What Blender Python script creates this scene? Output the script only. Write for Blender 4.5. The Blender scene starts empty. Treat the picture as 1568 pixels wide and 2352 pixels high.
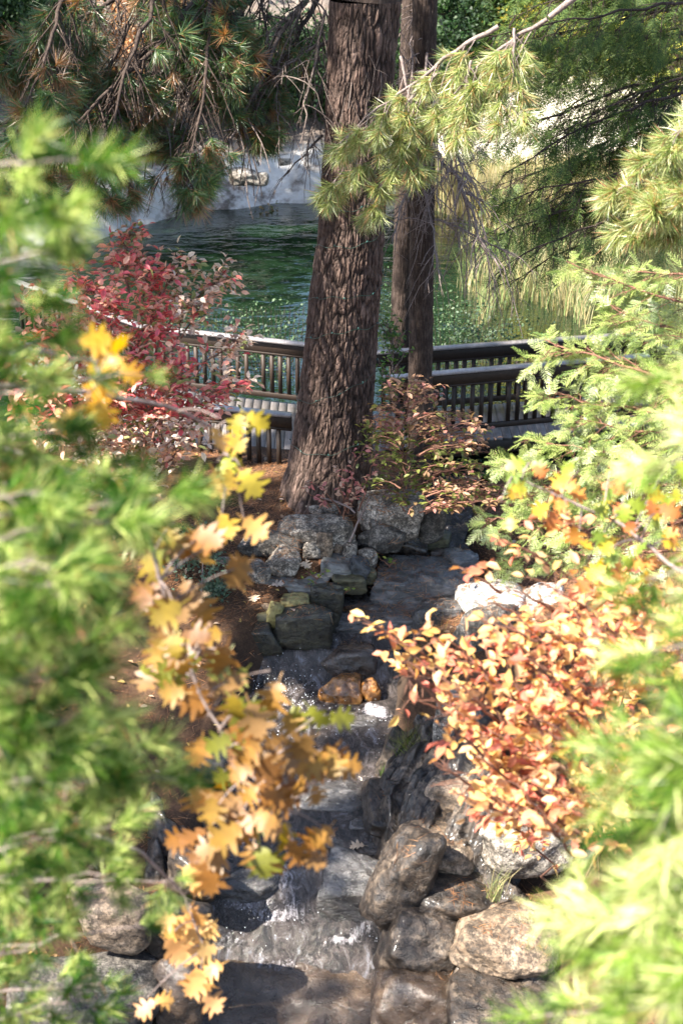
import bpy, math, random
import numpy as np
from mathutils import Vector, Matrix

R_ = math.radians
C = bpy.context.scene.collection
scene = bpy.context.scene
rng = np.random.default_rng(7)
random.seed(7)

# ------------------------------------------------------------------ camera, sky, sun, exposure
CAM = np.array([0.0, 0.0, 8.27]); PITCH = R_(25.5); F = 3267.0; CU, CV = 784.0, 1176.0
FW = np.array([0, math.cos(PITCH), -math.sin(PITCH)]); UP = np.array([0, math.sin(PITCH), math.cos(PITCH)])
RT = np.array([1.0, 0, 0])
cam = bpy.data.objects.new('camera', bpy.data.cameras.new('camera')); C.objects.link(cam)
cam.location = CAM; cam.rotation_euler = (R_(90) - PITCH, 0, 0)
cam.data.sensor_fit = 'VERTICAL'; cam.data.sensor_height = 36; cam.data.sensor_width = 24; cam.data.lens = 50
cam.data.clip_end = 600; cam.data.clip_start = 0.05
cam.data.dof.use_dof = True; cam.data.dof.focus_distance = 19.3; cam.data.dof.aperture_fstop = 1.6
scene.camera = cam

SUN = Vector((-0.55, -0.27, 0.79)).normalized()       # towards the sun
world = bpy.data.worlds.new("World"); scene.world = world; world.use_nodes = True
wn = world.node_tree.nodes; wl = world.node_tree.links
bg = wn['Background']; sky = wn.new('ShaderNodeTexSky'); sky.sky_type = 'NISHITA'; sky.sun_disc = False
sky.sun_elevation = math.asin(SUN.z); sky.sun_rotation = math.atan2(SUN.x, SUN.y)
sky.dust_density = 1.2; sky.ozone_density = 1.0; sky.air_density = 1.0
wl.new(sky.outputs[0], bg.inputs[0]); bg.inputs[1].default_value = 0.085
sun = bpy.data.objects.new('sun', bpy.data.lights.new('sun', 'SUN')); C.objects.link(sun)
sun.data.energy = 5.0; sun.data.angle = R_(0.55); sun.data.color = (1.0, 0.93, 0.82)
sun.rotation_euler = SUN.to_track_quat('Z', 'Y').to_euler()
scene.view_settings.view_transform = 'Standard'; scene.view_settings.look = 'None'
scene.view_settings.exposure = 2.35; scene.view_settings.gamma = 1.0
scene.view_settings.use_curve_mapping = False
scene.render.engine = 'CYCLES'
cy = scene.cycles
cy.use_denoising = True
cy.max_bounces = 7; cy.diffuse_bounces = 4; cy.glossy_bounces = 3; cy.transmission_bounces = 4
cy.transparent_max_bounces = 8; cy.sample_clamp_indirect = 6.0; cy.caustics_reflective = False; cy.caustics_refractive = False

# ------------------------------------------------------------------ helpers
def P(u, v, d):
    return CAM + FW * d + RT * ((u - CU) / F * d) + UP * ((CV - v) / F * d)
def G(u, v, z):
    r = FW + RT * ((u - CU) / F) + UP * ((CV - v) / F)
    t = (z - CAM[2]) / r[2]
    return CAM + r * t
def proj(p):
    p = np.atleast_2d(p) - CAM
    d = p @ FW
    return CU + F * (p @ RT) / d, CV - F * (p @ UP) / d, d

def h3(ix, iy, iz, s=0):
    n = (ix.astype(np.int64) * 374761393 + iy.astype(np.int64) * 668265263 + iz.astype(np.int64) * 2147483647 + s * 1274126177) & 0xffffffff
    n = ((n ^ (n >> 13)) * 1274126177) & 0xffffffff
    n = (n ^ (n >> 16)) & 0xffffffff
    return n / 4294967295.0
def vn(p, s=0):
    f = np.floor(p); t = p - f; t = t * t * (3 - 2 * t); i = f.astype(np.int64)
    r = 0
    for a in (0, 1):
        for b in (0, 1):
            for c in (0, 1):
                w = (t[:, 0] if a else 1 - t[:, 0]) * (t[:, 1] if b else 1 - t[:, 1]) * (t[:, 2] if c else 1 - t[:, 2])
                r = r + w * h3(i[:, 0] + a, i[:, 1] + b, i[:, 2] + c, s)
    return r * 2 - 1
def fbm(p, o=4, s=0):
    r = 0; a = 1; tot = 0
    for k in range(o):
        r = r + a * vn(p * 2 ** k + 17.3 * k, s + k); tot += a; a *= .5
    return r / tot
def worley(p, s=0, jit=.9):
    f = np.floor(p); i = f.astype(np.int64); d1 = np.full(len(p), 9.); d2 = np.full(len(p), 9.); idc = np.zeros(len(p))
    for a in (-1, 0, 1):
        for b in (-1, 0, 1):
            jx = i[:, 0] + a; jy = i[:, 1] + b; z = np.zeros_like(jx)
            cx = jx + .5 + jit * (h3(jx, jy, z, s) - .5); cyy = jy + .5 + jit * (h3(jx, jy, z, s + 1) - .5)
            d = np.hypot(p[:, 0] - cx, p[:, 1] - cyy)
            hid = h3(jx, jy, z, s + 2)
            m = d < d1
            d2 = np.where(m, d1, np.minimum(d2, d)); idc = np.where(m, hid, idc); d1 = np.where(m, d, d1)
    return d1, d2, idc

def mesh_np(name, v, faces, cols=None, smooth=False):
    """faces: (n,3) or (n,4) int array, or a list of such arrays"""
    if not isinstance(faces, list): faces = [faces]
    faces = [f for f in faces if len(f)]
    me = bpy.data.meshes.new(name)
    v = np.asarray(v, dtype=np.float32)
    me.vertices.add(len(v)); me.vertices.foreach_set('co', v.ravel())
    idx = np.concatenate([f.ravel() for f in faces]).astype(np.int32)
    cnt = np.concatenate([np.full(len(f), f.shape[1]) for f in faces]).astype(np.int32)
    st = np.concatenate([[0], np.cumsum(cnt)[:-1]]).astype(np.int32)
    me.loops.add(len(idx)); me.loops.foreach_set('vertex_index', idx)
    me.polygons.add(len(cnt)); me.polygons.foreach_set('loop_start', st)
    try: me.polygons.foreach_set('loop_total', cnt)
    except Exception: pass
    if smooth: me.polygons.foreach_set('use_smooth', np.ones(len(cnt), dtype=bool))
    if cols is not None:
        a = me.color_attributes.new('Col', 'FLOAT_COLOR', 'POINT')
        c = np.ones((len(v), 4), dtype=np.float32); c[:, :3] = cols
        a.data.foreach_set('color', c.ravel())
    me.update(); me.validate()
    return me
def link(name, me, mat=None, parent=None, loc=None, kind=None):
    o = bpy.data.objects.new(name, me); C.objects.link(o)
    if mat is not None and not me.materials: me.materials.append(mat)
    if parent is not None: o.parent = parent
    if loc is not None: o.location = loc
    if kind: o['kind'] = kind
    return o
def tag(o, label=None, cat=None, group=None, kind=None):
    if label: o['label'] = label
    if cat: o['category'] = cat
    if group: o['group'] = group
    if kind: o['kind'] = kind
    return o
def empty(name, loc, label, cat, group=None):
    o = bpy.data.objects.new(name, None); C.objects.link(o); o.location = loc; o.empty_display_size = .2
    return tag(o, label, cat, group)

def norm(a):
    a = np.asarray(a, float); return a / (np.linalg.norm(a, axis=-1, keepdims=True) + 1e-9)

def tube(pts, rad, sides=6):
    pts = np.asarray(pts, float); n = len(pts); rad = np.broadcast_to(np.asarray(rad, float), (n,))
    t = norm(np.gradient(pts, axis=0)); ref = np.array([.3, .2, 1.]) if abs(t[0][2]) < .9 else np.array([1., 0, .1])
    a = norm(np.cross(t, ref)); b = np.cross(t, a)
    ang = np.linspace(0, 2 * np.pi, sides, endpoint=False)
    ring = pts[:, None, :] + rad[:, None, None] * (np.cos(ang)[None, :, None] * a[:, None, :] + np.sin(ang)[None, :, None] * b[:, None, :])
    v = ring.reshape(-1, 3); i = np.arange(n - 1)[:, None] * sides; j = np.arange(sides)[None, :]; j2 = (j + 1) % sides
    f = np.stack([i + j, i + j2, i + sides + j2, i + sides + j], -1).reshape(-1, 4)
    return v, f
class MB:
    def __init__(s): s.v = []; s.f = []; s.n = 0; s.c = []
    def add(s, v, f, c=None):
        s.v.append(v); s.f.append(f + s.n); s.n += len(v)
        if c is not None: s.c.append(np.broadcast_to(c, (len(v), 3)))
        return s
    def mesh(s, name, smooth=False):
        t3 = [f for f in s.f if f.shape[1] == 3]; t4 = [f for f in s.f if f.shape[1] == 4]
        fs = ([np.concatenate(t3)] if t3 else []) + ([np.concatenate(t4)] if t4 else [])
        return mesh_np(name, np.concatenate(s.v), fs, np.concatenate(s.c) if s.c else None, smooth)
def boxvf(p, q, w, h, up=(0, 0, 1)):
    """a bar from p to q, width w (sideways) and height h (along up), centred"""
    p = np.asarray(p, float); q = np.asarray(q, float); t = norm(q - p); s = norm(np.cross(t, up)); u = np.cross(s, t)
    v = []
    for e in (p, q):
        for a, b in ((-1, -1), (1, -1), (1, 1), (-1, 1)): v.append(e + s * a * w / 2 + u * b * h / 2)
    f = np.array([[0, 1, 2, 3], [7, 6, 5, 4], [0, 4, 5, 1], [1, 5, 6, 2], [2, 6, 7, 3], [3, 7, 4, 0]])
    return np.array(v), f
def bevel(o, w=.005, seg=1):
    m = o.modifiers.new('bevel', 'BEVEL'); m.width = w; m.segments = seg; return o

# ------------------------------------------------------------------ materials
def mat(name):
    m = bpy.data.materials.new(name); m.use_nodes = True
    return m, m.node_tree.nodes, m.node_tree.links, m.node_tree.nodes['Principled BSDF']
def ramp(n, stops):
    r = n.new('ShaderNodeValToRGB'); e = r.color_ramp.elements
    while len(e) > len(stops): e.remove(e[-1])
    while len(e) < len(stops): e.new(.5)
    for el, (p, c) in zip(e, stops):
        el.position = p; el.color = (*c, 1) if len(c) == 3 else c
    return r
def noise(n, l, scale, detail=4, rough=.55, co=None, dist=0):
    t = n.new('ShaderNodeTexNoise'); t.inputs['Scale'].default_value = scale; t.inputs['Detail'].default_value = detail
    t.inputs['Roughness'].default_value = rough; t.inputs['Distortion'].default_value = dist
    if co is not None: l.new(co, t.inputs['Vector'])
    return t
def objco(n, l, scale=(1, 1, 1), world_=True, rot=(0, 0, 0)):
    m = n.new('ShaderNodeMapping'); m.inputs['Scale'].default_value = scale; m.inputs['Rotation'].default_value = rot
    if world_:
        g = n.new('ShaderNodeNewGeometry'); l.new(g.outputs['Position'], m.inputs['Vector'])
    else:
        g = n.new('ShaderNodeTexCoord'); l.new(g.outputs['Object'], m.inputs['Vector'])
    return m.outputs[0]
def bump(n, l, h, strength=.5, dist=.02, nrm=None):
    b = n.new('ShaderNodeBump'); b.inputs['Strength'].default_value = strength; b.inputs['Distance'].default_value = dist
    l.new(h, b.inputs['Height'])
    if nrm is not None: l.new(nrm, b.inputs['Normal'])
    return b.outputs[0]
def mixc(n, l, a, b, f, mode='MIX'):
    m = n.new('ShaderNodeMix'); m.data_type = 'RGBA'; m.blend_type = mode
    for s, x in ((6, a), (7, b), (0, f)):
        if hasattr(x, 'links') or hasattr(x, 'is_linked'): l.new(x, m.inputs[s])
        else: m.inputs[s].default_value = (*x, 1) if isinstance(x, tuple) else x
    return m.outputs[2]

def leaf_mat(name, trans=.4, rough=.45, gloss=.12, var=.35):
    m, n, l, b = mat(name)
    n.remove(b)
    a = n.new('ShaderNodeAttribute'); a.attribute_name = 'Col'
    nz = noise(n, l, 9, 3, co=objco(n, l))
    rp = ramp(n, [(.3, (1 - var,) * 3), (.7, (1 + var,) * 3)]); l.new(nz.outputs[0], rp.inputs[0])
    col = mixc(n, l, a.outputs['Color'], rp.outputs[0], 1.0, 'MULTIPLY')
    d = n.new('ShaderNodeBsdfDiffuse'); t = n.new('ShaderNodeBsdfTranslucent'); g = n.new('ShaderNodeBsdfGlossy')
    g.inputs['Roughness'].default_value = rough
    l.new(col, d.inputs[0])
    hs = n.new('ShaderNodeHueSaturation'); hs.inputs['Saturation'].default_value = 1.1; hs.inputs['Value'].default_value = 1.2
    l.new(col, hs.inputs['Color']); l.new(hs.outputs[0], t.inputs[0])
    m1 = n.new('ShaderNodeMixShader'); m1.inputs[0].default_value = trans; l.new(d.outputs[0], m1.inputs[1]); l.new(t.outputs[0], m1.inputs[2])
    m2 = n.new('ShaderNodeMixShader'); m2.inputs[0].default_value = gloss; l.new(m1.outputs[0], m2.inputs[1]); l.new(g.outputs[0], m2.inputs[2])
    l.new(m2.outputs[0], n['Material Output'].inputs[0])
    return m
M_NEEDLE = leaf_mat('pine_needles', .35, .45, .08, .2)
M_NEAR = leaf_mat('near_needles', .38, .4, .02, .3)
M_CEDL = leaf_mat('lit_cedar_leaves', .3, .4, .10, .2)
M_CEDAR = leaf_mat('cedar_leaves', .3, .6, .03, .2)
M_LEAF = leaf_mat('leaves', .42, .5, .035, .2)
M_FAR = leaf_mat('far_leaves', .45, .6, .03, .3)

def bark_mat(name, c0, c1, c2, sc=(22, 22, 5), bs=1.0, attr=False):
    m, n, l, b = mat(name)
    co = objco(n, l, sc)
    n1 = noise(n, l, 1, 8, .65, co, .4); n2 = noise(n, l, 9, 5, .7, objco(n, l))
    r = ramp(n, [(.28, c0), (.5, c1), (.74, c2)]); l.new(n1.outputs[0], r.inputs[0])
    r2 = ramp(n, [(.3, (.55, .5, .5)), (.75, (1.35, 1.3, 1.3))]); l.new(n2.outputs[0], r2.inputs[0])
    col = mixc(n, l, r.outputs[0], r2.outputs[0], 1.0, 'MULTIPLY')
    if attr:
        a = n.new('ShaderNodeAttribute'); a.attribute_name = 'Col'
        col = mixc(n, l, col, a.outputs['Color'], 1.0, 'MULTIPLY')
    l.new(col, b.inputs['Base Color']); b.inputs['Roughness'].default_value = .85
    b.inputs['Specular IOR Level'].default_value = .25
    n3 = noise(n, l, 60, 5, .7, objco(n, l, (1, 1, .45)))
    l.new(bump(n, l, n3.outputs[0], .7 * bs, .012, bump(n, l, n1.outputs[0], .8 * bs, .02)), b.inputs['Normal'])
    return m
M_BARK = bark_mat('pine_bark', (.038, .028, .023), (.105, .077, .063), (.23, .175, .148), attr=True)
M_BARK2 = bark_mat('dark_bark', (.02, .014, .011), (.05, .036, .029), (.11, .085, .07), (40, 40, 7))
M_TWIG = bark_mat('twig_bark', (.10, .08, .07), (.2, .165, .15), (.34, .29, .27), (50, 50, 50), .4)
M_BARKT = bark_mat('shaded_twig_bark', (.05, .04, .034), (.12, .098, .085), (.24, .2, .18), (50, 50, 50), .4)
M_TWIGR = bark_mat('red_twig_bark', (.08, .04, .03), (.18, .09, .06), (.3, .17, .12), (50, 50, 50), .4)

def rock_mat(name, cols, speck=None, rough=.8, wet=0, sc=3.0, stretch=(1, 1, 1), lichen=None, rot=(0, 0, 0)):
    m, n, l, b = mat(name)
    co = objco(n, l, stretch, True, rot)
    n1 = noise(n, l, sc, 8, .62, co, .6)
    k = len(cols); r = ramp(n, [(.3 + .4 * i / max(1, k - 1), c) for i, c in enumerate(cols)]); l.new(n1.outputs[0], r.inputs[0])
    col = r.outputs[0]
    if speck:
        v = n.new('ShaderNodeTexVoronoi'); v.inputs['Scale'].default_value = 62; l.new(objco(n, l), v.inputs['Vector'])
        rs = ramp(n, [(.0, (.25,) * 3), (.35, (.8,) * 3), (.62, (1.25,) * 3), (.9, (1.9,) * 3)])
        l.new(v.outputs['Color'], rs.inputs[0])
        col = mixc(n, l, col, rs.outputs[0], speck, 'MULTIPLY')
        nl = noise(n, l, 14, 6, .75, objco(n, l))
        rl = ramp(n, [(.44, (0, 0, 0)), (.56, (1, 1, 1))]); l.new(nl.outputs[0], rl.inputs[0])
        dk = mixc(n, l, col, (.3, .3, .3), 1.0, 'MULTIPLY'); col = mixc(n, l, dk, col, rl.outputs[0])
    n2 = noise(n, l, 1.3, 5, .6, objco(n, l))
    rd = ramp(n, [(.35, (.5, .47, .43)), (.65, (1.1,) * 3)]); l.new(n2.outputs[0], rd.inputs[0])
    col = mixc(n, l, col, rd.outputs[0], .8, 'MULTIPLY')
    if lichen:
        nl = noise(n, l, 5, 6, .7, objco(n, l)); rl = ramp(n, [(.55, (0, 0, 0)), (.62, (1, 1, 1))]); l.new(nl.outputs[0], rl.inputs[0])
        col = mixc(n, l, col, lichen, rl.outputs[0])
    vc = n.new('ShaderNodeTexVoronoi'); vc.feature = 'DISTANCE_TO_EDGE'; vc.inputs['Scale'].default_value = 3.2
    wp = noise(n, l, 4, 4, .6, objco(n, l)); ad = n.new('ShaderNodeVectorMath'); ad.operation = 'MULTIPLY_ADD'; l.new(wp.outputs[1], ad.inputs[0]); ad.inputs[1].default_value = (.5, .5, .5); l.new(co, ad.inputs[2]); l.new(ad.outputs[0], vc.inputs['Vector'])
    rc = ramp(n, [(0, (.35,) * 3), (.035, (1, 1, 1))]); l.new(vc.outputs[0], rc.inputs[0])
    col = mixc(n, l, col, rc.outputs[0], .55, 'MULTIPLY')
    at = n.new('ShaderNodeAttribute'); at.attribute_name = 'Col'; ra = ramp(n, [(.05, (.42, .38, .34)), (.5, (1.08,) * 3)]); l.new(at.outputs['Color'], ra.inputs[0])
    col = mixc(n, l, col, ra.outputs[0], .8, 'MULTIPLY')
    l.new(col, b.inputs['Base Color'])
    nr = noise(n, l, 7, 4, .6, objco(n, l))
    rr = ramp(n, [(.3, (max(.05, rough - .25),) * 3), (.7, (min(1, rough + .15),) * 3)]); l.new(nr.outputs[0], rr.inputs[0])
    l.new(rr.outputs[0], b.inputs['Roughness'])
    nb = noise(n, l, 30, 8, .7, co); 
    bb = bump(n, l, rc.outputs[0], .5, .02, bump(n, l, n1.outputs[0], .7, .06))
    l.new(bump(n, l, nb.outputs[0], .75, .014, bb), b.inputs['Normal'])
    if wet >= .7:
        nw = noise(n, l, 45, 4, .7, objco(n, l)); b.inputs['Coat IOR'].default_value = 1.6
        cb = bump(n, l, nw.outputs[0], 1.0, .02, bb); l.new(cb, b.inputs['Coat Normal'])
    if wet: b.inputs['Coat Weight'].default_value = wet; b.inputs['Coat Roughness'].default_value = .12
    return m
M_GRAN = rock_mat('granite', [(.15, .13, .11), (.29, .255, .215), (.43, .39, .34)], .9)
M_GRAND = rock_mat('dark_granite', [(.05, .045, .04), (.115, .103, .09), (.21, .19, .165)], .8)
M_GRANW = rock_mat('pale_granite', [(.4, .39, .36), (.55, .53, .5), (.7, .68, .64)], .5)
M_SLATE = rock_mat('blue_slate', [(.10, .105, .10), (.19, .19, .18), (.29, .28, .26)], None, .6, 0, 4, (1, 3, 6))
M_SLATD = rock_mat('dark_slate', [(.03, .036, .045), (.055, .062, .07), (.09, .095, .1)], None, .4, .2, 4, (1, 3, 6))
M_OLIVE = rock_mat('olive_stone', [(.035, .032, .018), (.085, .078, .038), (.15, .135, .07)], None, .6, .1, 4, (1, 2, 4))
M_OLIVE_SHADE = rock_mat('shaded_olive_stone', [(.014, .013, .008), (.04, .036, .02), (.08, .072, .042)], .3, .5, .2, 3, (1.5, 2, 2))  # olive stone darkened to paint in the shade under the ledge
M_YELL = rock_mat('yellow_stone', [(.15, .13, .05), (.26, .23, .09), (.35, .31, .15)], None, .65, 0, 4)
M_TAN = rock_mat('tan_stone', [(.16, .11, .07), (.27, .2, .14), (.38, .3, .23)], .3)
M_WET = rock_mat('wet_dark_rock', [(.02, .02, .022), (.06, .057, .056), (.15, .14, .135)], None, .33, .8, 5, (1, 1.5, 4))
M_WETB = rock_mat('wet_brown_rock', [(.02, .013, .009), (.06, .04, .027), (.13, .09, .06)], None, .3, .85, 4)
M_ORNG = rock_mat('orange_rock', [(.07, .03, .01), (.26, .11, .025), (.42, .2, .05)], None, .35, .5, 6)
M_STRAT = rock_mat('layered_rock', [(.018, .013, .01), (.06, .043, .031), (.17, .13, .095)], .35, .5, .2, 3, (2, 2, 2))

def wood_mat(name, c0, c1, rough=.6, spec=.4):
    m, n, l, b = mat(name)
    g = n.new('ShaderNodeTexCoord'); mp = n.new('ShaderNodeMapping'); l.new(g.outputs['Object'], mp.inputs[0]); mp.inputs['Scale'].default_value = (30, 2.5, 30)
    oi = n.new('ShaderNodeObjectInfo')
    n1 = noise(n, l, 1, 7, .6, mp.outputs[0], 1.0)
    r = ramp(n, [(.3, c0), (.7, c1)]); l.new(n1.outputs[0], r.inputs[0])
    rr = ramp(n, [(0, (.72,) * 3), (1, (1.28,) * 3)]); l.new(oi.outputs['Random'], rr.inputs[0])
    col = mixc(n, l, r.outputs[0], rr.outputs[0], 1.0, 'MULTIPLY')
    n2 = noise(n, l, 6, 6, .7, objco(n, l)); rd = ramp(n, [(.35, (.6,) * 3), (.7, (1.15,) * 3)]); l.new(n2.outputs[0], rd.inputs[0])
    col = mixc(n, l, col, rd.outputs[0], .8, 'MULTIPLY')
    l.new(col, b.inputs['Base Color']); b.inputs['Roughness'].default_value = rough; b.inputs['Specular IOR Level'].default_value = spec
    l.new(bump(n, l, n1.outputs[0], .3, .006), b.inputs['Normal'])
    return m
M_WOOD = wood_mat('stained_wood', (.014, .008, .005), (.038, .021, .012))
M_CAP = wood_mat('sky_paled_cap', (.17, .15, .15), (.3, .28, .28), .35, .7)  # grey cap wood, paled to carry the sheen of the sky
M_DECK = wood_mat('deck_boards', (.12, .105, .10), (.21, .19, .185), .5, .5)  # grey of the boards partly stands for reflected sky

# ground: needle litter and soil, pale bank beyond the pond, sunlit glare painted on its right
m, n, l, b = mat('forest_ground'); M_GROUND = m
co = objco(n, l)
n1 = noise(n, l, 2.2, 8, .65, co); r1 = ramp(n, [(.3, (.03, .019, .013)), (.5, (.075, .043, .026)), (.7, (.13, .075, .045))]); l.new(n1.outputs[0], r1.inputs[0])
n2 = noise(n, l, 38, 6, .75, co); r2 = ramp(n, [(.3, (.4, .38, .36)), (.7, (1.5, 1.45, 1.4))]); l.new(n2.outputs[0], r2.inputs[0])
soil = mixc(n, l, r1.outputs[0], r2.outputs[0], 1.0, 'MULTIPLY')
nb_ = noise(n, l, .35, 5, .5, co); rb = ramp(n, [(.3, (.2, .19, .18)), (.5, (.36, .35, .33)), (.7, (.5, .48, .46))]); l.new(nb_.outputs[0], rb.inputs[0])
nb2 = noise(n, l, 5, 7, .7, co); rb2 = ramp(n, [(.3, (.75, .72, .68)), (.55, (1.05,) * 3)]); l.new(nb2.outputs[0], rb2.inputs[0])
bank = mixc(n, l, rb.outputs[0], rb2.outputs[0], .8, 'MULTIPLY')
a = n.new('ShaderNodeAttribute'); a.attribute_name = 'Col'
sp = n.new('ShaderNodeSeparateColor'); l.new(a.outputs['Color'], sp.inputs[0])
pale = mixc(n, l, bank, (.7, .64, .52), sp.outputs[2]); nst = noise(n, l, 1.1, 7, .7, co); rst = ramp(n, [(.36, (.15,) * 3), (.5, (1,) * 3)]); l.new(nst.outputs[0], rst.inputs[0]); mst = n.new('ShaderNodeMath'); mst.operation = 'MULTIPLY'; l.new(rst.outputs[0], mst.inputs[0]); l.new(sp.outputs[0], mst.inputs[1]); col = mixc(n, l, soil, pale, mst.outputs[0])
wetc = mixc(n, l, (.02, .016, .012), (.06, .045, .034), n1.outputs[0])
col = mixc(n, l, col, wetc, sp.outputs[1])
l.new(col, b.inputs['Base Color']); b.inputs['Roughness'].default_value = .9; b.inputs['Specular IOR Level'].default_value = .2
l.new(bump(n, l, n2.outputs[0], .8, .03), b.inputs['Normal'])

# stream water: thin moving sheet over rock, white where it breaks
m, n, l, b = mat('stream_water_film'); M_STREAM = m
co = objco(n, l); a = n.new('ShaderNodeAttribute'); a.attribute_name = 'Col'
sp = n.new('ShaderNodeSeparateColor'); l.new(a.outputs['Color'], sp.inputs[0])
n1 = noise(n, l, 7, 7, .65, objco(n, l, (1.6, .8, 1)), 1.2)
n2 = noise(n, l, 26, 5, .7, objco(n, l, (1.5, .8, 1)), .8)
bed_sheen = ramp(n, [(.3, (.012, .012, .014)), (.48, (.04, .034, .032)), (.56, (.10, .082, .075)), (.63, (.18, .18, .20)), (.72, (.34, .35, .40))]); nbd = noise(n, l, 4.2, 9, .75, objco(n, l, (1.5, .8, 1)), .8); l.new(nbd.outputs[0], bed_sheen.inputs[0])  # bed tones, with pale blue-grey stops painting sky sheen and aerated water
ma = n.new('ShaderNodeMath'); ma.operation = 'ADD'; l.new(n1.outputs[0], ma.inputs[0])
mm = n.new('ShaderNodeMath'); mm.operation = 'MULTIPLY_ADD'; l.new(n2.outputs[0], mm.inputs[0]); mm.inputs[1].default_value = .6; mm.inputs[2].default_value = -.3
l.new(mm.outputs[0], ma.inputs[1])
mf = n.new('ShaderNodeMath'); mf.operation = 'ADD'; l.new(ma.outputs[0], mf.inputs[0]); l.new(sp.outputs[0], mf.inputs[1])
fr = ramp(n, [(.93, (0, 0, 0)), (1.0, (1, 1, 1))]);
sc_ = n.new('ShaderNodeMath'); sc_.operation = 'MULTIPLY'; l.new(mf.outputs[0], sc_.inputs[0]); sc_.inputs[1].default_value = .78
fr = ramp(n, [(.66, (0, 0, 0)), (.78, (.45, .45, .45)), (.92, (1, 1, 1))]); l.new(sc_.outputs[0], fr.inputs[0])
col = mixc(n, l, bed_sheen.outputs[0], (.62, .58, .62), fr.outputs[0])
l.new(col, b.inputs['Base Color'])
rr = ramp(n, [(0, (.07,) * 3), (1, (.55,) * 3)]); l.new(fr.outputs[0], rr.inputs[0]); l.new(rr.outputs[0], b.inputs['Roughness'])
b.inputs['IOR'].default_value = 1.5; b.inputs['Specular IOR Level'].default_value = 1.0
n4 = noise(n, l, 40, 4, .7, objco(n, l, (1.4, .8, 1)))
l.new(bump(n, l, n4.outputs[0], .9, .02, bump(n, l, n2.outputs[0], 1.0, .05, bump(n, l, n1.outputs[0], 1.0, .09))), b.inputs['Normal'])

m, n, l, b = mat('pond_surface'); M_POND = m
b.inputs['Base Color'].default_value = (.005, .013, .006, 1); b.inputs['Roughness'].default_value = .03; b.inputs['IOR'].default_value = 1.42
b.inputs['Specular IOR Level'].default_value = 1.0
n1 = noise(n, l, 1.5, 3, .5, objco(n, l, (.8, 1.3, 1)), .6); n2 = noise(n, l, 6, 2, .5, objco(n, l, (.8, 1.3, 1)))
l.new(bump(n, l, n2.outputs[0], .7, .012, bump(n, l, n1.outputs[0], .8, .04)), b.inputs['Normal'])

m, n, l, b = mat('water_drop'); M_DROP = m
b.inputs['Base Color'].default_value = (.85, .87, .9, 1); b.inputs['Roughness'].default_value = .08; b.inputs['Coat Weight'].default_value = 1
m, n, l, b = mat('green_wire'); M_WIRE = m
b.inputs['Base Color'].default_value = (.008, .025, .018, 1); b.inputs['Roughness'].default_value = .4
m, n, l, b = mat('bulb_glass'); M_BULB = m
b.inputs['Base Color'].default_value = (.03, .08, .07, 1); b.inputs['Roughness'].default_value = .1

# ------------------------------------------------------------------ stream table, terrain
POND_Z = -0.6
ROWS = [  # v, uL, uR, z
    (2700, 330, 960, -2.62), (2352, 390, 960, -2.45), (2220, 440, 900, -2.25), (2150, 470, 870, -2.08), (2080, 480, 860, -1.84), (2000, 480, 870, -1.68), (1950, 490, 860, -1.62),
    (1900, 500, 850, -1.55), (1800, 540, 860, -1.50), (1700, 560, 880, -1.44), (1600, 590, 900, -1.38),
    (1565, 600, 900, -1.32), (1500, 625, 960, -1.02), (1470, 640, 990, -.97), (1400, 770, 1060, -.86), (1300, 870, 1090, -.66),
    (1245, 970, 1060, -.60), (1190, 985, 1080, -.59), (1120, 985, 1090, -.60), (1040, 950, 1120, -.62)]
SR = []
for v, a_, b_, z in ROWS:
    g0 = G(a_, v, z); g1 = G(b_, v, z); SR.append((g0[1], g0[0], g1[0], z))
SR = np.array(SR); SR = SR[np.argsort(SR[:, 0])]
def stream(y):
    return np.interp(y, SR[:, 0], SR[:, 1]), np.interp(y, SR[:, 0], SR[:, 2]), np.interp(y, SR[:, 0], SR[:, 3])
SHX = np.array([-40, -12, -8, -6, -4.5, -2.9, -1.7, -.6, 3, 8, 15, 40.]); SHY = np.array([24, 27, 31, 33.7, 36.0, 36.9, 37.6, 38.0, 39, 38.6, 36.5, 30.])
def sstep(a, b, x):
    t = np.clip((x - a) / (b - a), 0, 1); return t * t * (3 - 2 * t)
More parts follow.
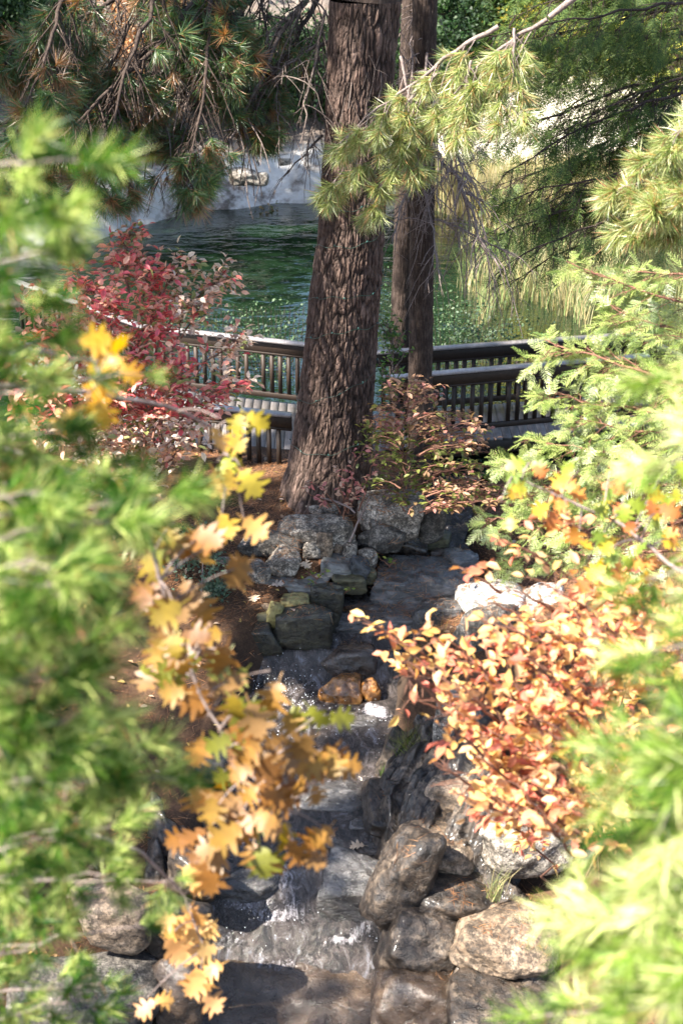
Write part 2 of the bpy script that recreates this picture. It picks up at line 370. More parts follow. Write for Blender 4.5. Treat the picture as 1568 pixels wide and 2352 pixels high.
def ground_z(x, y):
    x = np.asarray(x, float); y = np.asarray(y, float)
    xl, xr, cz = stream(y)
    base = np.interp(y, [-10, 5, 10, 12, 14, 15.5, 16.4, 17.2, 18.2, 19.2, 20], [-2.6, -2.4, -1.75, -1.25, -.9, -.55, -.28, -.06, .04, -.02, -.1])
    rgt = x > (xl + xr) / 2
    base = base - np.where(rgt & (y > 15), .28, 0) * sstep(15, 16.5, y) - np.where(rgt, .3, 0) * sstep(14.2, 13.5, y)
    out = np.maximum(xl - x, x - xr)
    rise = .30 * np.clip(out - .5, 0, 4) * np.interp(y, [10, 14, 18], [1, .8, .1])
    base = base + rise
    p = np.stack([x, y, 0 * x], -1)
    base = base + .10 * fbm(p.reshape(-1, 3) * .9, 4, 3).reshape(x.shape) + .035 * fbm(p.reshape(-1, 3) * 5, 3, 5).reshape(x.shape)
    k = sstep(-.05, .38, out)
    z = (cz - .16) * (1 - k) + np.maximum(base, cz - .1) * k
    # pond basin
    kp = sstep(19.6, 21.0, y + .3 * np.abs(x) * 0)
    z = z * (1 - kp) + (-1.5) * kp
    sh = np.interp(x, SHX, SHY) + .18 * np.sin(x * 1.4) + .12 * np.sin(x * 3.3 + 1)
    t = y - sh
    p3 = p.reshape(-1, 3)
    far = POND_Z + .85 * sstep(-.1, 1.5, t + .3 * fbm(p3 * .6, 3, 19).reshape(x.shape)) + .2 * np.clip(t - 1, 0, 2.5) + .36 * np.clip(t - 3.5, 0, 12) + .12 * fbm(p3 * 1.1, 5, 9).reshape(x.shape) * sstep(0, 2, t)
    far = np.where(t > 14, far, far)
    kf = sstep(-1.0, .2, t)
    z = z * (1 - kf) + far * kf
    return z
def gz(x, y): return float(ground_z(np.array([x]), np.array([y]))[0])

xs = np.concatenate([[-160, -90, -50, -30, -20], np.arange(-14, -5, .35), np.arange(-5, 5.01, .055), np.arange(5.3, 14, .35), [20, 30, 50, 90, 160]])
ys = np.concatenate([[-40, -20, -8, 0, 4, 7], np.arange(8, 20.6, .06), np.arange(20.8, 31, .4), np.arange(31, 48, .16), [50, 55, 62, 72, 90, 130, 200, 300]])
X, Y = np.meshgrid(xs, ys); Z = ground_z(X, Y)
nx, ny = len(xs), len(ys)
i = np.arange(ny - 1)[:, None] * nx + np.arange(nx - 1)[None, :]
Fg = np.stack([i, i + 1, i + nx + 1, i + nx], -1).reshape(-1, 4)
sh_ = np.interp(X, SHX, SHY); bankm = sstep(-1, 0, Y - sh_) * (1 - .7 * sstep(1.4 + 4 * (X > .5), 2.6 + 5 * (X > .5), Y - sh_))
xl, xr, cz = stream(Y); wetm = (1 - sstep(.0, .35, np.maximum(xl - X, X - xr))) * (Y < 20) * .9
cg = np.stack([bankm.ravel(), wetm.ravel(), (.85 * sstep(.6, 1.6, X)).ravel()], -1)  # last channel: pale sand on the right, brightened for its sunlit glare
g = link('ground', mesh_np('ground', np.stack([X, Y, Z], -1).reshape(-1, 3), Fg, cg, True), M_GROUND); g['kind'] = 'structure'

# pond water
v = np.array([[-40, 19.9, POND_Z], [40, 19.9, POND_Z], [40, 42, POND_Z], [-40, 42, POND_Z]])
pw = link('pond_water', mesh_np('pond_water', v, np.array([[0, 1, 2, 3]])), M_POND); pw['kind'] = 'structure'

# stream sheet
ya = np.arange(9.0, 20.1, .035); ta = np.linspace(-.06, 1.06, 90)
YA, TA = np.meshgrid(ya, ta, indexing='ij')
xl, xr, cz = stream(YA); XA = xl + (xr - xl) * TA
pp = np.stack([XA, YA, 0 * XA], -1).reshape(-1, 3)
ZA = cz + (.045 * fbm(pp * 2.2, 4, 21) + .02 * fbm(pp * 7, 3, 25)).reshape(XA.shape) * sstep(20.3, 18.5, YA)
uu, vv, dd = proj(np.stack([XA, YA, ZA], -1).reshape(-1, 3)); uu = uu.reshape(XA.shape); vv = vv.reshape(XA.shape)
wq = fbm(pp * 2.6, 4, 77).reshape(XA.shape); wr = fbm(pp * 2.6 + 9, 4, 78).reshape(XA.shape); uu = uu + 90 * wq; vv = vv + 70 * wr
foam = np.zeros_like(XA)
for fu, fv, ru, rv, am in ((660, 1610, 100, 55, .34), (610, 1560, 50, 40, .2), (865, 1650, 60, 35, .34), (640, 2100, 90, 40, .46), (700, 2030, 45, 45, .4), (560, 1963, 90, 22, .42), (800, 2150, 60, 22, .4), (560, 2060, 60, 40, .25),
                           (530, 2310, 120, 70, .55), (760, 2230, 90, 40, .25), (600, 2190, 120, 30, .3), (860, 2130, 60, 35, .3), (900, 1545, 60, 25, .3), (840, 1640, 60, 30, .3), (500, 2070, 40, 30, .3), (740, 1900, 200, 120, .1), (660, 1750, 150, 60, .12),
                           (980, 1330, 45, 40, .2), (700, 2200, 200, 60, .02)):
    foam += am * np.exp(-(((uu - fu) / ru) ** 2 + ((vv - fv) / rv) ** 2))
n_, m_ = XA.shape
i = np.arange(n_ - 1)[:, None] * m_ + np.arange(m_ - 1)[None, :]
Fs = np.stack([i, i + 1, i + m_ + 1, i + m_], -1).reshape(-1, 4)
ZA = ZA + .05 * foam * (1 + fbm(pp * 14, 3, 31).reshape(XA.shape))
sw = link('stream_water', mesh_np('stream_water', np.stack([XA, YA, ZA], -1).reshape(-1, 3), Fs, np.stack([foam.ravel()] * 3, -1), True), M_STREAM); sw['kind'] = 'structure'

# ------------------------------------------------------------------ trunks
def trunk_mesh(name, pts, rads, nz_, na, plates=(13, 4.0), depth=.03, flare=0, seed=0, cols=True):
    pts = np.array(pts, float); rads = np.array(rads, float)
    s = np.concatenate([[0], np.cumsum(np.linalg.norm(np.diff(pts, axis=0), axis=1))])
    t = np.linspace(0, s[-1], nz_); c = np.stack([np.interp(t, s, pts[:, k]) for k in range(3)], -1)
    for _ in range(30): c[1:-1] = (c[:-2] + 2 * c[1:-1] + c[2:]) / 4 if nz_ < 120 else c[1:-1]
    r = np.interp(t, s, rads)
    A, T = np.meshgrid(np.linspace(0, 2 * np.pi, na, endpoint=False), t)
    rr = np.broadcast_to(r[:, None], A.shape)
    # periodic bark plates
    wob = 1.5 * fbm(np.stack([np.cos(A) * 4, np.sin(A) * 4, T * 2.2], -1).reshape(-1, 3), 4, seed).reshape(A.shape)
    k = plates[0] * 2
    q = np.stack([(A / (2 * np.pi) * k + wob).ravel(), (T * plates[1]).ravel()], -1)
    d1, d2, idc = worley(q, seed + 5)
    e = np.clip((d2 - d1).reshape(A.shape) / .42, 0, 1)
    q2 = np.stack([(A / (2 * np.pi) * k * 2 + wob * 1.6).ravel(), (T * plates[1] * 3.1 + wob.ravel().reshape(A.shape)).ravel()], -1)
    a1, a2, id2 = worley(q2, seed + 9); e2 = np.clip((a2 - a1).reshape(A.shape) / .3, 0, 1)
    sm = fbm(np.stack([np.cos(A) * 3, np.sin(A) * 3, T * 2.5], -1).reshape(-1, 3), 4, seed + 2).reshape(A.shape)
    fine = fbm(np.stack([np.cos(A) * 14, np.sin(A) * 14, T * 9.], -1).reshape(-1, 3), 4, seed + 3).reshape(A.shape)
    R = rr * (1 + .035 * sm) + depth * (.62 * e ** .7 + .2 * e2 + .35 * fine + .25 * idc.reshape(A.shape)) - depth
    if flare: R = R + flare * np.exp(-T / .35) * (1 + .5 * np.sin(A * 5 + 1) + .3 * np.sin(A * 3))
    V = np.stack([c[:, None, 0] + R * np.cos(A + 1.57), c[:, None, 1] + R * np.sin(A + 1.57), c[:, None, 2] + 0 * A], -1).reshape(-1, 3)
    i = np.arange(nz_ - 1)[:, None] * na; j = np.arange(na)[None, :]; j2 = (j + 1) % na
    Fc = np.stack([i + j, i + j2, i + na + j2, i + na + j], -1).reshape(-1, 4)
    cc = None
    if cols:
        g_ = (.35 + .6 * e * (.5 + .5 * e2) + .45 * fine + .25 * (idc.reshape(A.shape) - .5)).ravel()
        red = .5 + .5 * sm.ravel()
        cc = np.clip(np.stack([g_ * (1 + .12 * red), g_, g_ * (1 - .05 * red)], -1), .12, 1.6)
    return mesh_np(name, V, Fc, cc, True)

PINE_BASE = G(752, 1145, .0)
pb = PINE_BASE.copy(); pb[1] += .1
def tp(u, v, y):     # the point on the plane y = const seen at (u, v)
    r = FW + RT * ((u - CU) / F) + UP * ((CV - v) / F); return CAM + r * (y / r[1])
yt = pb[1]
tc = [tp(750, 1180, yt), tp(752, 1130, yt), tp(765, 1000, yt), tp(778, 850, yt), tp(789, 700, yt), tp(806, 550, yt), tp(820, 300, yt), tp(838, 0, yt)]
tr = []
for (wl_, wr_), p in zip([(640, 862), (652, 852), (668, 850), (690, 861), (708, 873), (730, 885), (748, 897), (755, 922)], tc):
    d = (p - CAM) @ FW; tr.append((wr_ - wl_) / 2 / F * d)
top = tc[-1] + np.array([.35, .1, 4.]); tc.append(top); tr.append(.36); tc.append(top + np.array([.2, 0, 8])); tr.append(.12)
big_pine = empty('large_pine', (pb[0], pb[1], 0), 'massive furrowed pine trunk rising in the middle between boardwalk and boulders', 'tree')
def part(name, me, m_, parent, kind=None):
    o = link(name, me, m_, parent); o.location = -Vector(parent.location); 
    if kind: o['kind'] = kind
    return o
part('trunk', trunk_mesh('trunk', tc[:8], tr[:8], 1000, 600, (25, 2.6), .042, .16, 3), M_BARK, big_pine)
uv_, uf_ = tube(np.array(tc[7:]), tr[7:], 12); part('upper_trunk', mesh_np('upper_trunk', uv_, uf_), M_BARK2, big_pine)

def simple_trunk(parent, u0, v0, u1, y, w, ztop, seed, lean=0, zbase=-.9):
    p0 = tp(u0, v0, y); pt = tp(u1, 0, y); n = 10
    pts = [p0 + (pt - p0) * k / (n - 1) for k in range(n)]
    p00 = p0.copy(); p00[2] = zbase; pts = [p00] + pts
    pe = pt.copy(); pe[2] = ztop; pts.append(pe)
    rad = [w * 1.15] + [w * (1.05 - .1 * k / (n - 1)) for k in range(n)] + [w * .5]
    return part('trunk', trunk_mesh('trunk', pts, rad, 260, 110, (9, 7), .022, .02, seed, False), M_BARK2, parent)
pineC = empty('slim_pine', tuple(tp(964, 960, 19.7)), 'slim dark pine trunk standing just in front of the right boardwalk railing', 'tree')
simple_trunk(pineC, 963, 1000, 975, 19.75, .175, 14, 11)
pineB = empty('slender_pine', tuple(tp(918, 800, 23.2)), 'slender dark trunk in the pond edge behind the railing, left of the slim pine', 'tree')
simple_trunk(pineB, 917, 850, 945, 23.4, .17, 13, 12, zbase=-1.6)

# ------------------------------------------------------------------ boardwalk
DZ = -.25; CAPZ = DZ + 1.09
nearL = [G(250, 1068, DZ), G(475, 1092, DZ), G(655, 1114, DZ), G(760, 1122, DZ)]
nearR = [G(880, 1030, DZ), G(1049, 1012, DZ), G(1214, 997, DZ), G(1480, 972, DZ)]
farL = [G(325, 747, CAPZ), G(690, 787, CAPZ), G(770, 796, CAPZ)]
farR = [G(850, 808, CAPZ), G(994, 797, CAPZ), G(1459, 764, CAPZ)]
NP = np.array(nearL + nearR)[:, :2]; FP = np.array([[-6.2, 25.5]] + [list(p[:2]) for p in farL + farR])
NP[3, 0] = min(NP[3, 0], .0)
boardwalk = empty('boardwalk', (0, 20.3, DZ), 'grey plank boardwalk crossing behind the big pine above the pond edge', 'boardwalk')
x = -6.0
pl = 0.142; shared = {}
while x < 5.3:
    y0 = float(np.interp(x + pl / 2, NP[:, 0], NP[:, 1])); y1 = float(np.interp(x + pl / 2, FP[:, 0], FP[:, 1])) + .06
    if x < farL[0][0] - .3: y0 = y1 - 1.5
    vv_, ff_ = boxvf((0, y0 - .04, 0), (0, y1, 0), pl - .008, .04)
    o = link('deck_plank', mesh_np('deck_plank', vv_ - np.array([0, y0, 0]), ff_), M_DECK, boardwalk, (x + pl / 2, y0 - 20.3, -.02 + random.uniform(-.002, .002)))
    x += pl
def beam(name, p, q, w, h, m_, parent):
    vv_, ff_ = boxvf(p, q, w, h); o = part(name, mesh_np(name, vv_, ff_), m_, parent); return bevel(o, .006)
for a_, b_ in zip(NP[:-1], NP[1:]):
    beam('rim_board', (a_[0], a_[1] + .01, DZ - .16), (b_[0], b_[1] + .01, DZ - .16), .04, .22, M_WOOD, boardwalk)
for a_, b_ in zip(FP[1:-1], FP[2:]):
    beam('rim_board', (a_[0], a_[1] - .04, DZ - .16), (b_[0], b_[1] - .04, DZ - .16), .04, .22, M_WOOD, boardwalk)
for xx in (-4.5, -2.6, -.9, 1.6, 3.3, 4.7):
    for P_, off in ((NP, .2), (FP, -.3)):
        yy = float(np.interp(xx, P_[:, 0], P_[:, 1])) + off
        beam('support_post', (xx, yy, -1.8), (xx, yy + .001, DZ - .05), .14, .14, M_WOOD, boardwalk)

def railing(name, a_, b_, label, group, posts=None, gap=.15, inset=0):
    a_ = np.array([a_[0], a_[1], DZ]); b_ = np.array([b_[0], b_[1], DZ]); L = np.linalg.norm(b_ - a_); t = (b_ - a_) / L
    r = empty(name, tuple(a_), label, 'railing', group)
    z = np.array([0, 0, 1.])
    beam('cap_rail', a_ + z * 1.07, b_ + z * 1.07, .145, .038, M_CAP, r)
    beam('top_board', a_ + z * .955, b_ + z * .955, .04, .185, M_WOOD, r)
    beam('top_rail', a_ + z * .85 + 0, b_ + z * .85, .06, .035, M_WOOD, r)
    beam('bottom_rail', a_ + z * .13, b_ + z * .13, .06, .09, M_WOOD, r)
    n = int(L / gap); bm_ = None
    pos = posts if posts is not None else list(np.arange(.05, L, 1.85))
    vv_, ff_ = boxvf((0, 0, .176), (0, 0, .832),   .062, .04, up=tuple(np.cross(t, z)))
    bm_ = mesh_np('baluster', vv_, ff_)
    bm_.materials.append(M_WOOD)
    for k in range(n):
        s = (k + .5) * gap
        if any(abs(s - q) < .11 for q in pos): continue
        o = link('baluster', bm_, None, r, tuple(t * s + np.array([random.uniform(-.004, .004), 0, 0])))
    for q in pos:
        c = a_ + t * q
        beam('post', c + z * -.3, c + z * 1.05, .105, .105, M_WOOD, r)
    return r
ins = .07
def post_at(a_, b_, u):
    L = np.linalg.norm(np.array(b_[:2]) - np.array(a_[:2])); ss = np.linspace(0, L, 400)
    pts = np.array([list(np.array(a_[:2]) + (np.array(b_[:2]) - np.array(a_[:2])) * s / L) + [.3] for s in ss])
    return float(ss[np.argmin(np.abs(proj(pts)[0] - u))])
railing('railing', farL[0], farL[2], 'dark far railing over the pond, left of the big pine trunk', 'boardwalk railings', [.05, post_at(farL[0], farL[2], 590)])
railing('railing', (-6.1, 25.6), (farL[0][0], farL[0][1]), 'far left railing stretch running away behind the pink shrub', 'boardwalk railings')
nl0 = G(300, 1073, DZ); nl1 = G(672, 1116, DZ)
railing('railing', (nl0[0], nl0[1] + ins), (nl1[0], nl1[1] + ins), 'sun flecked near railing, left against the big pine trunk', 'boardwalk railings', [.05])
railing('railing', farR[0], farR[2], 'far railing over the pond, right of the slim pine', 'boardwalk railings')
railing('railing', (nearR[0][0], nearR[0][1] + ins + .15), (nearR[3][0], nearR[3][1] + ins + .15), 'near railing on the right with shaded balusters behind the bronze shrub', 'boardwalk railings')
e0 = farR[2]; railing('railing', e0, (e0[0] + .75, e0[1] - 1.7), 'short railing turning towards the viewer at the right end of the walk', 'boardwalk railings', [.05])

# ------------------------------------------------------------------ rocks
def ico(sub):
    import bmesh
    bm = bmesh.new(); bmesh.ops.create_icosphere(bm, subdivisions=sub, radius=1)
    v = np.array([x.co[:] for x in bm.verts]); f = np.array([[q.index for q in x.verts] for x in bm.faces]); bm.free(); return v, f
ICO = {k: ico(k) for k in (2, 3, 4, 5)}
def rock_mesh(dims, seed, angular=.7, planes=11, sub=4, tilt=0, flat=0, boxy=0):
    r = np.random.default_rng(seed)
    v, f = ICO[sub]; v = v.copy()
    nn = norm(r.normal(size=(planes, 3))); dd_ = r.uniform(.62, 1.0, planes) if not boxy else r.uniform(.98, 1.25, planes)
    base = np.array([[1, 0, 0], [-1, 0, 0], [0, 1, 0], [0, -1, 0], [0, 0, 1], [0, 0, -1.]]) + r.normal(0, .14, (6, 3))
    nn = np.concatenate([nn, norm(base)]); dd_ = np.concatenate([dd_, r.uniform(.68, .8, 6)])
    if flat: nn[-2] = norm(np.array([r.normal(0, .1), -.12, 1])); dd_[-2] = .6
    wv = norm(v + .10 * np.stack([fbm(v * 2.5 + seed + q * 9, 3, seed + q) for q in range(3)], -1))
    q = wv @ nn.T; q = np.where(q > .05, dd_ / np.maximum(q, .05), 9.)
    k_ = 9.0; rad_h = q.min(1); rad_s = -np.log(np.exp(-k_ * np.minimum(q, 3)).sum(1)) / k_ + .08
    rad = angular * rad_h + (1 - angular) * np.clip(rad_s, .5, 1.1)
    rad = rad * (1 + .10 * fbm(v * 2.0 + seed, 4, seed))
    v = v * rad[:, None] * 1.18
    v = v * np.array(dims) / 2
    L = float(np.mean(dims)); vs = v / L
    rid = 1 - np.abs(fbm(vs * 3.5 + seed, 5, seed + 1)) * 2
    nzv = fbm(vs * 8 + seed, 5, seed + 1) * L * .03 + rid * L * .02
    a3 = r.uniform(-.5, .5); lay = vs[:, 2] * math.cos(a3) + vs[:, 0] * math.sin(a3) + .12 * fbm(vs * 3, 3, seed + 3)
    st = (lay * (7 + 5 * r.random())); st = np.abs(st - np.floor(st) - .5) * 2
    crack = np.clip(1 - st * 5, 0, 1) * (vn(vs * 2.2 + seed, seed + 8) > -.1)
    v = v + norm(v) * (nzv - crack * L * .02 * angular)[:, None]
    a = tilt; R = np.array([[math.cos(a), 0, math.sin(a)], [0, 1, 0], [-math.sin(a), 0, math.cos(a)]])
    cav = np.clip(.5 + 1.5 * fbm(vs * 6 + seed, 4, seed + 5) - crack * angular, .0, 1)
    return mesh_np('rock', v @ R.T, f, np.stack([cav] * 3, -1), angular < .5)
def rock(name, box, zb, m_, label, seed, angular=.7, tilt=0, dep=.85, group=None, sub=4, flat=0, rotz=None, cat='rock', boxy=None):
    u0, v0, u1, v1 = box; uc = (u0 + u1) / 2
    p = G(uc, v1, zb); d = (p - CAM) @ FW; s = F / d
    W = (u1 - u0) / s; D = W * dep; ih = (v1 - v0) / s
    dp = math.atan2(CAM[2] - zb, p[1])
    H = (ih - D * math.sin(dp) * .75) / math.cos(dp)
    if H < W * .28: H = W * .28; D = max(.3 * W, (ih - H * math.cos(dp)) / math.sin(dp) / .8)
    Hb = H + .12 * W
    me = rock_mesh((W * 1.08, D, Hb * 1.15), seed, angular, 11, max(sub, 4), tilt, flat, angular >= .83 if boxy is None else boxy)
    o = link(name, me, m_, None, (p[0], p[1] + D / 2 * .9, zb + H / 2 - .06 * W))
    return tag(o, label, cat, group)
def Z3(x0, y0, x1, y1): return (x0 * .3542 + 522.7, y0 * .3542 + 1110.7, x1 * .3542 + 522.7, y1 * .3542 + 1110.7)
def Z5(x0, y0, x1, y1): return (x0 * .3542 + 457.3, y0 * .3542 + 1388.3, x1 * .3542 + 457.3, y1 * .3542 + 1388.3)
GR = 'granite boulders round the foot of the big pine'
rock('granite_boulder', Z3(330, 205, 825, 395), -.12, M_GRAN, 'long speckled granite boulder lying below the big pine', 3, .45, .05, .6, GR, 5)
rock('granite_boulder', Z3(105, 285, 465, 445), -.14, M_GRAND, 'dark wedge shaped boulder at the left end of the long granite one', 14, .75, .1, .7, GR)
rock('granite_boulder', Z3(262, 405, 478, 580), -.28, M_GRAN, 'pointed grey granite block with black stains below the dark wedge', 25, .7, .2, .8, GR)
rock('granite_boulder', Z3(848, 45, 1258, 340), -.12, M_GRAN, 'biggest rounded grey boulder, right of the pine foot', 36, .3, -.05, .8, GR, 5)
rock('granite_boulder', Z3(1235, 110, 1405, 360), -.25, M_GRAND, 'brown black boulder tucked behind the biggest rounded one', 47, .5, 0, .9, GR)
rock('granite_boulder', Z3(485, 105, 725, 225), -.02, M_GRAN, 'low grey boulder half buried in needles at the pine foot', 58, .4, 0, .7, GR)
rock('granite_boulder', Z3(920, 250, 1150, 440), -.25, M_GRAND, 'sloping grey rock with rusty needles under the biggest boulder', 61, .7, .35, .8, GR)
rock('granite_boulder', Z3(80, 485, 280, 660), -.4, M_GRAN, 'pale spotted granite boulder left of the slate ledge', 72, .35, 0, .9, GR)
rock('granite_boulder', Z3(250, 500, 345, 615), -.38, M_TAN, 'small brown stone leaning on the pale spotted boulder', 73, .6, 0, .9, GR)
rock('granite_boulder', Z3(-90, 470, 120, 570), -.3, M_GRAN, 'low lichen grey boulder at the left edge of the rocks', 74, .45, 0, .8, GR)
WS = 'stones of the low bank wall'
rock('wall_stone', Z3(480, 372, 603, 495), -.26, M_GRAN, 'grey triangular stone below the long granite boulder', 83, .75, .1, .7, WS, 3)
rock('wall_stone', Z3(572, 318, 684, 488), -.26, M_TAN, 'upright tan stone wedged under the long granite boulder', 84, .7, 0, .6, WS, 3)
rock('wall_stone', Z3(680, 385, 748, 455), -.26, M_TAN, 'small square tan stone right of the upright one', 85, .8, 0, .7, WS, 3)
rock('wall_stone', Z3(742, 382, 842, 480), -.28, M_GRAN, 'roundish pale stone right of the small square tan one', 86, .4, 0, .8, WS, 3)
rock('wall_stone', Z3(832, 308, 965, 425), -.26, M_GRAND, 'blocky dark stone beneath the leaning bare stick', 87, .8, .1, .8, WS, 3)
rock('wall_stone', Z3(845, 412, 965, 545), -.42, M_GRAN, 'grey knobbly stone above the olive corner stone', 88, .5, 0, .8, WS, 3)
rock('wall_stone', Z3(600, 445, 810, 610), -.42, M_SLATE, 'broad blue grey slate with a flat top in the wall', 89, .9, .1, 1.2, WS, 4, 1)
rock('wall_stone', Z3(775, 470, 905, 645), -.5, M_SLATD, 'nearly black slate slab tilted against the olive stones', 90, .95, .5, .8, WS, 4, 1)
rock('wall_stone', Z3(868, 530, 965, 660), -.55, M_OLIVE, 'olive corner stone beside the wet stream slab', 91, .8, 0, .9, WS, 3)
rock('wall_stone', Z3(690, 580, 890, 700), -.55, M_OLIVE, 'olive tan block under the blue grey slate', 92, .9, 0, .6, WS, 3)
rock('wall_stone', Z3(205, 560, 620, 745), -.56, M_SLATE, 'large flat blue grey ledge slab with pale fallen leaves', 93, .95, .06, 1.2, WS, 5, 1)
rock('wall_stone', Z3(325, 722, 532, 850), -.62, M_YELL, 'yellow faced stone in the middle of the wall', 94, .85, 0, .6, WS, 4)
rock('wall_stone', Z3(258, 775, 355, 925), -.72, M_YELL, 'narrow yellow stone left of the yellow faced one', 95, .85, .2, .6, WS, 3)
rock('wall_stone', Z3(100, 712, 270, 835), -.62, M_TAN, 'brown tan stone at the left end of the ledge slab', 96, .7, .1, .8, WS, 3)
rock('wall_stone', Z3(165, 820, 312, 930), -.74, M_OLIVE, 'rounded olive brown stone under the tan one', 97, .4, 0, .8, WS, 3)
rock('wall_stone', Z3(545, 655, 750, 935), -.88, M_OLIVE_SHADE, 'tall shaded olive slab facing the stream', 98, .95, .1, .5, WS, 4)
rock('wall_stone', Z3(320, 815, 650, 1070), -.98, M_OLIVE_SHADE, 'widest shaded olive slab above the water sheet', 99, .9, 0, .4, WS, 4)
rock('wall_stone', Z3(90, 915, 325, 1120), -1.05, M_OLIVE_SHADE, 'cracked olive slab tilted left of the water sheet', 100, .9, -.3, .5, WS, 4)
rock('wall_stone', Z3(-60, 790, 185, 990), -.85, M_WETB, 'dark damp rock in the left bank under the litter', 101, .7, 0, .7, WS, 4)
rock('wall_stone', Z3(-120, 960, 110, 1150), -1.1, M_WETB, 'blackish rock low in the left bank beside the stream', 102, .7, 0, .7, WS, 4)
SL = 'wet rocks in the stream'
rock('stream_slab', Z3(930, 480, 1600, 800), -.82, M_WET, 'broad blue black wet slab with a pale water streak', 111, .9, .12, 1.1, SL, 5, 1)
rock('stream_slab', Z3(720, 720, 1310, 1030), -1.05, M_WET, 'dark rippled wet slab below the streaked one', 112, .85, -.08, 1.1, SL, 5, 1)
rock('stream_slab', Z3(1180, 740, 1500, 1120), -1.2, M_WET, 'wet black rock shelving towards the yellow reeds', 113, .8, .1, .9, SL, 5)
rock('stream_rock', Z3(1390, 425, 1640, 620), -.72, M_WET, 'round black rock behind the streaked slab', 114, .35, 0, .8, SL, 4)
rock('stream_rock', Z3(1300, 410, 1440, 500), -.62, M_WETB, 'small brown rock where the stream comes out', 115, .6, 0, .8, SL, 3)
rock('stream_rock', Z3(1080, 350, 1300, 500), -.62, M_WETB, 'dark olive stained rock beside the stream outlet', 116, .8, .3, .7, SL, 4)
rock('stream_rock', Z3(1260, 290, 1450, 440), -.55, M_OLIVE, 'mossy olive rock under the brown black boulder', 117, .8, .1, .7, SL, 4)
rock('stream_rock', Z5(765, 228, 1145, 505), -1.36, M_WETB, 'rounded glossy brown black boulder in midstream', 118, .3, 0, .75, SL, 5)
rock('stream_rock', Z5(765, 462, 1070, 690), -1.5, M_ORNG, 'rust orange sunlit rock in midstream', 119, .6, -.15, .6, SL, 5)
rock('stream_rock', Z5(1055, 485, 1172, 650), -1.42, M_ORNG, 'smaller orange knob right of the rust orange rock', 120, .5, 0, .8, SL, 4)
rock('stream_rock', Z5(130, 500, 270, 640), -1.3, M_WETB, 'half hidden olive brown rock at the left stream edge', 121, .6, 0, .8, SL, 4)
rock('stream_slab', (745, 1950, 900, 2120), -1.98, M_WET, 'blue sheened wet block at the right of the lower step', 123, .6, .05, 1.1, SL, 5, 1)
rock('stream_slab', (430, 2165, 900, 2520), -3.12, M_WETB, 'big brown wet ledge across the bottom of the stream', 131, .72, .06, .8, SL, 5, 1, boxy=1)
rock('stream_slab', (480, 1985, 640, 2080), -1.85, M_WET, 'low dark rock washed by foam left of the blue sheened block', 127, .5, 0, 1.0, SL, 5)
0 and rock('stream_slab', (600, 1470, 740, 1575), -1.36, M_WET, 'dark slab under the smooth blue water sheet', 128, .8, 0, .9, SL, 5, 1, boxy=1)
rock('stream_slab', (640, 1790, 860, 1900), -1.75, M_WET, 'low dark rapid covered slab under the oak leaves', 126, .6, 0, .9, SL, 5, 1)
for k in range(22):
    v_ = rng.uniform(1640, 2110); u_ = rng.uniform(np.interp(v_, [1640, 2110], [590, 500]), 850); w_ = rng.uniform(30, 75)
    rock('rapid_stone', (u_, v_, u_ + w_, v_ + w_ * .55), float(np.interp(v_, [1600, 1900, 2000, 2150], [-1.38, -1.55, -1.68, -2.05])) - .06, [M_WET, M_WETB, M_WET][k % 3], 'dark wet stone breaking the surface of the rapids', 600 + k, .4, 0, 1.0, 'dark wet stones in the rapids', 4, 1)
RB = 'rocks of the right stream bank'
for k, (bx_, zb, m_, lb, an, tl, dp_) in enumerate([
    ((845, 1795, 985, 1930), -1.45, M_STRAT, 'layered brown rock at the waterside below the grass tuft', .7, .5, 1.6),
    ((930, 1870, 1110, 2010), -1.25, M_TAN, 'rounded pinkish brown rock with an orange leaf beside it', .35, .1, 1.2),
    ((865, 1890, 1000, 2150), -1.72, M_STRAT, 'steep dark layered rock face beside the lower step', .7, .7, 1.3),
    ((960, 1980, 1140, 2120), -1.45, M_STRAT, 'dark streaked rock beneath the small grass sprig', .6, .4, 1.4),
    ((1120, 1840, 1300, 2010), -1.1, M_GRAN, 'speckled grey rock below the orange shrub', .5, 0, 1.),
    ((880, 2060, 1070, 2280), -2.0, M_STRAT, 'black brown ledge rock at the lower right of the stream', .7, .5, 1.2),
    ((1060, 2080, 1290, 2250), -1.6, M_TAN, 'sun spotted tan rock near the bottom right', .45, .1, 1.2),
    ((870, 2200, 1090, 2420), -2.35, M_WETB, 'large dark wet rock at the bottom right of the water', .5, .2, 1.),
    ((1030, 2210, 1330, 2420), -1.95, M_STRAT, 'broad brown rock at the bottom edge on the right', .5, .2, 1.),
    ((1010, 1590, 1110, 1760), -1.2, M_GRAN, 'pale grey rock behind the grass clump', .6, -.1, .8),
    ((1030, 1395, 1200, 1570), -1.05, M_GRAND, 'smooth dark grey boulder under the white rock', .35, 0, .7),
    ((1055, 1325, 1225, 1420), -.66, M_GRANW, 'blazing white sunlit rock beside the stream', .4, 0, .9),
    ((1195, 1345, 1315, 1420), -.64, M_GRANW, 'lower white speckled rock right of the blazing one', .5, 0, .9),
    ((1000, 1780, 1240, 1900), -1.1, M_TAN, 'brown rock shaded by the orange shrub', .4, 0, 1.2)]):
    if m_ is M_STRAT: an = .5; tl *= .5
    rock('bank_rock', bx_, zb, m_, lb, 200 + k, an, tl, dp_, RB, 5)
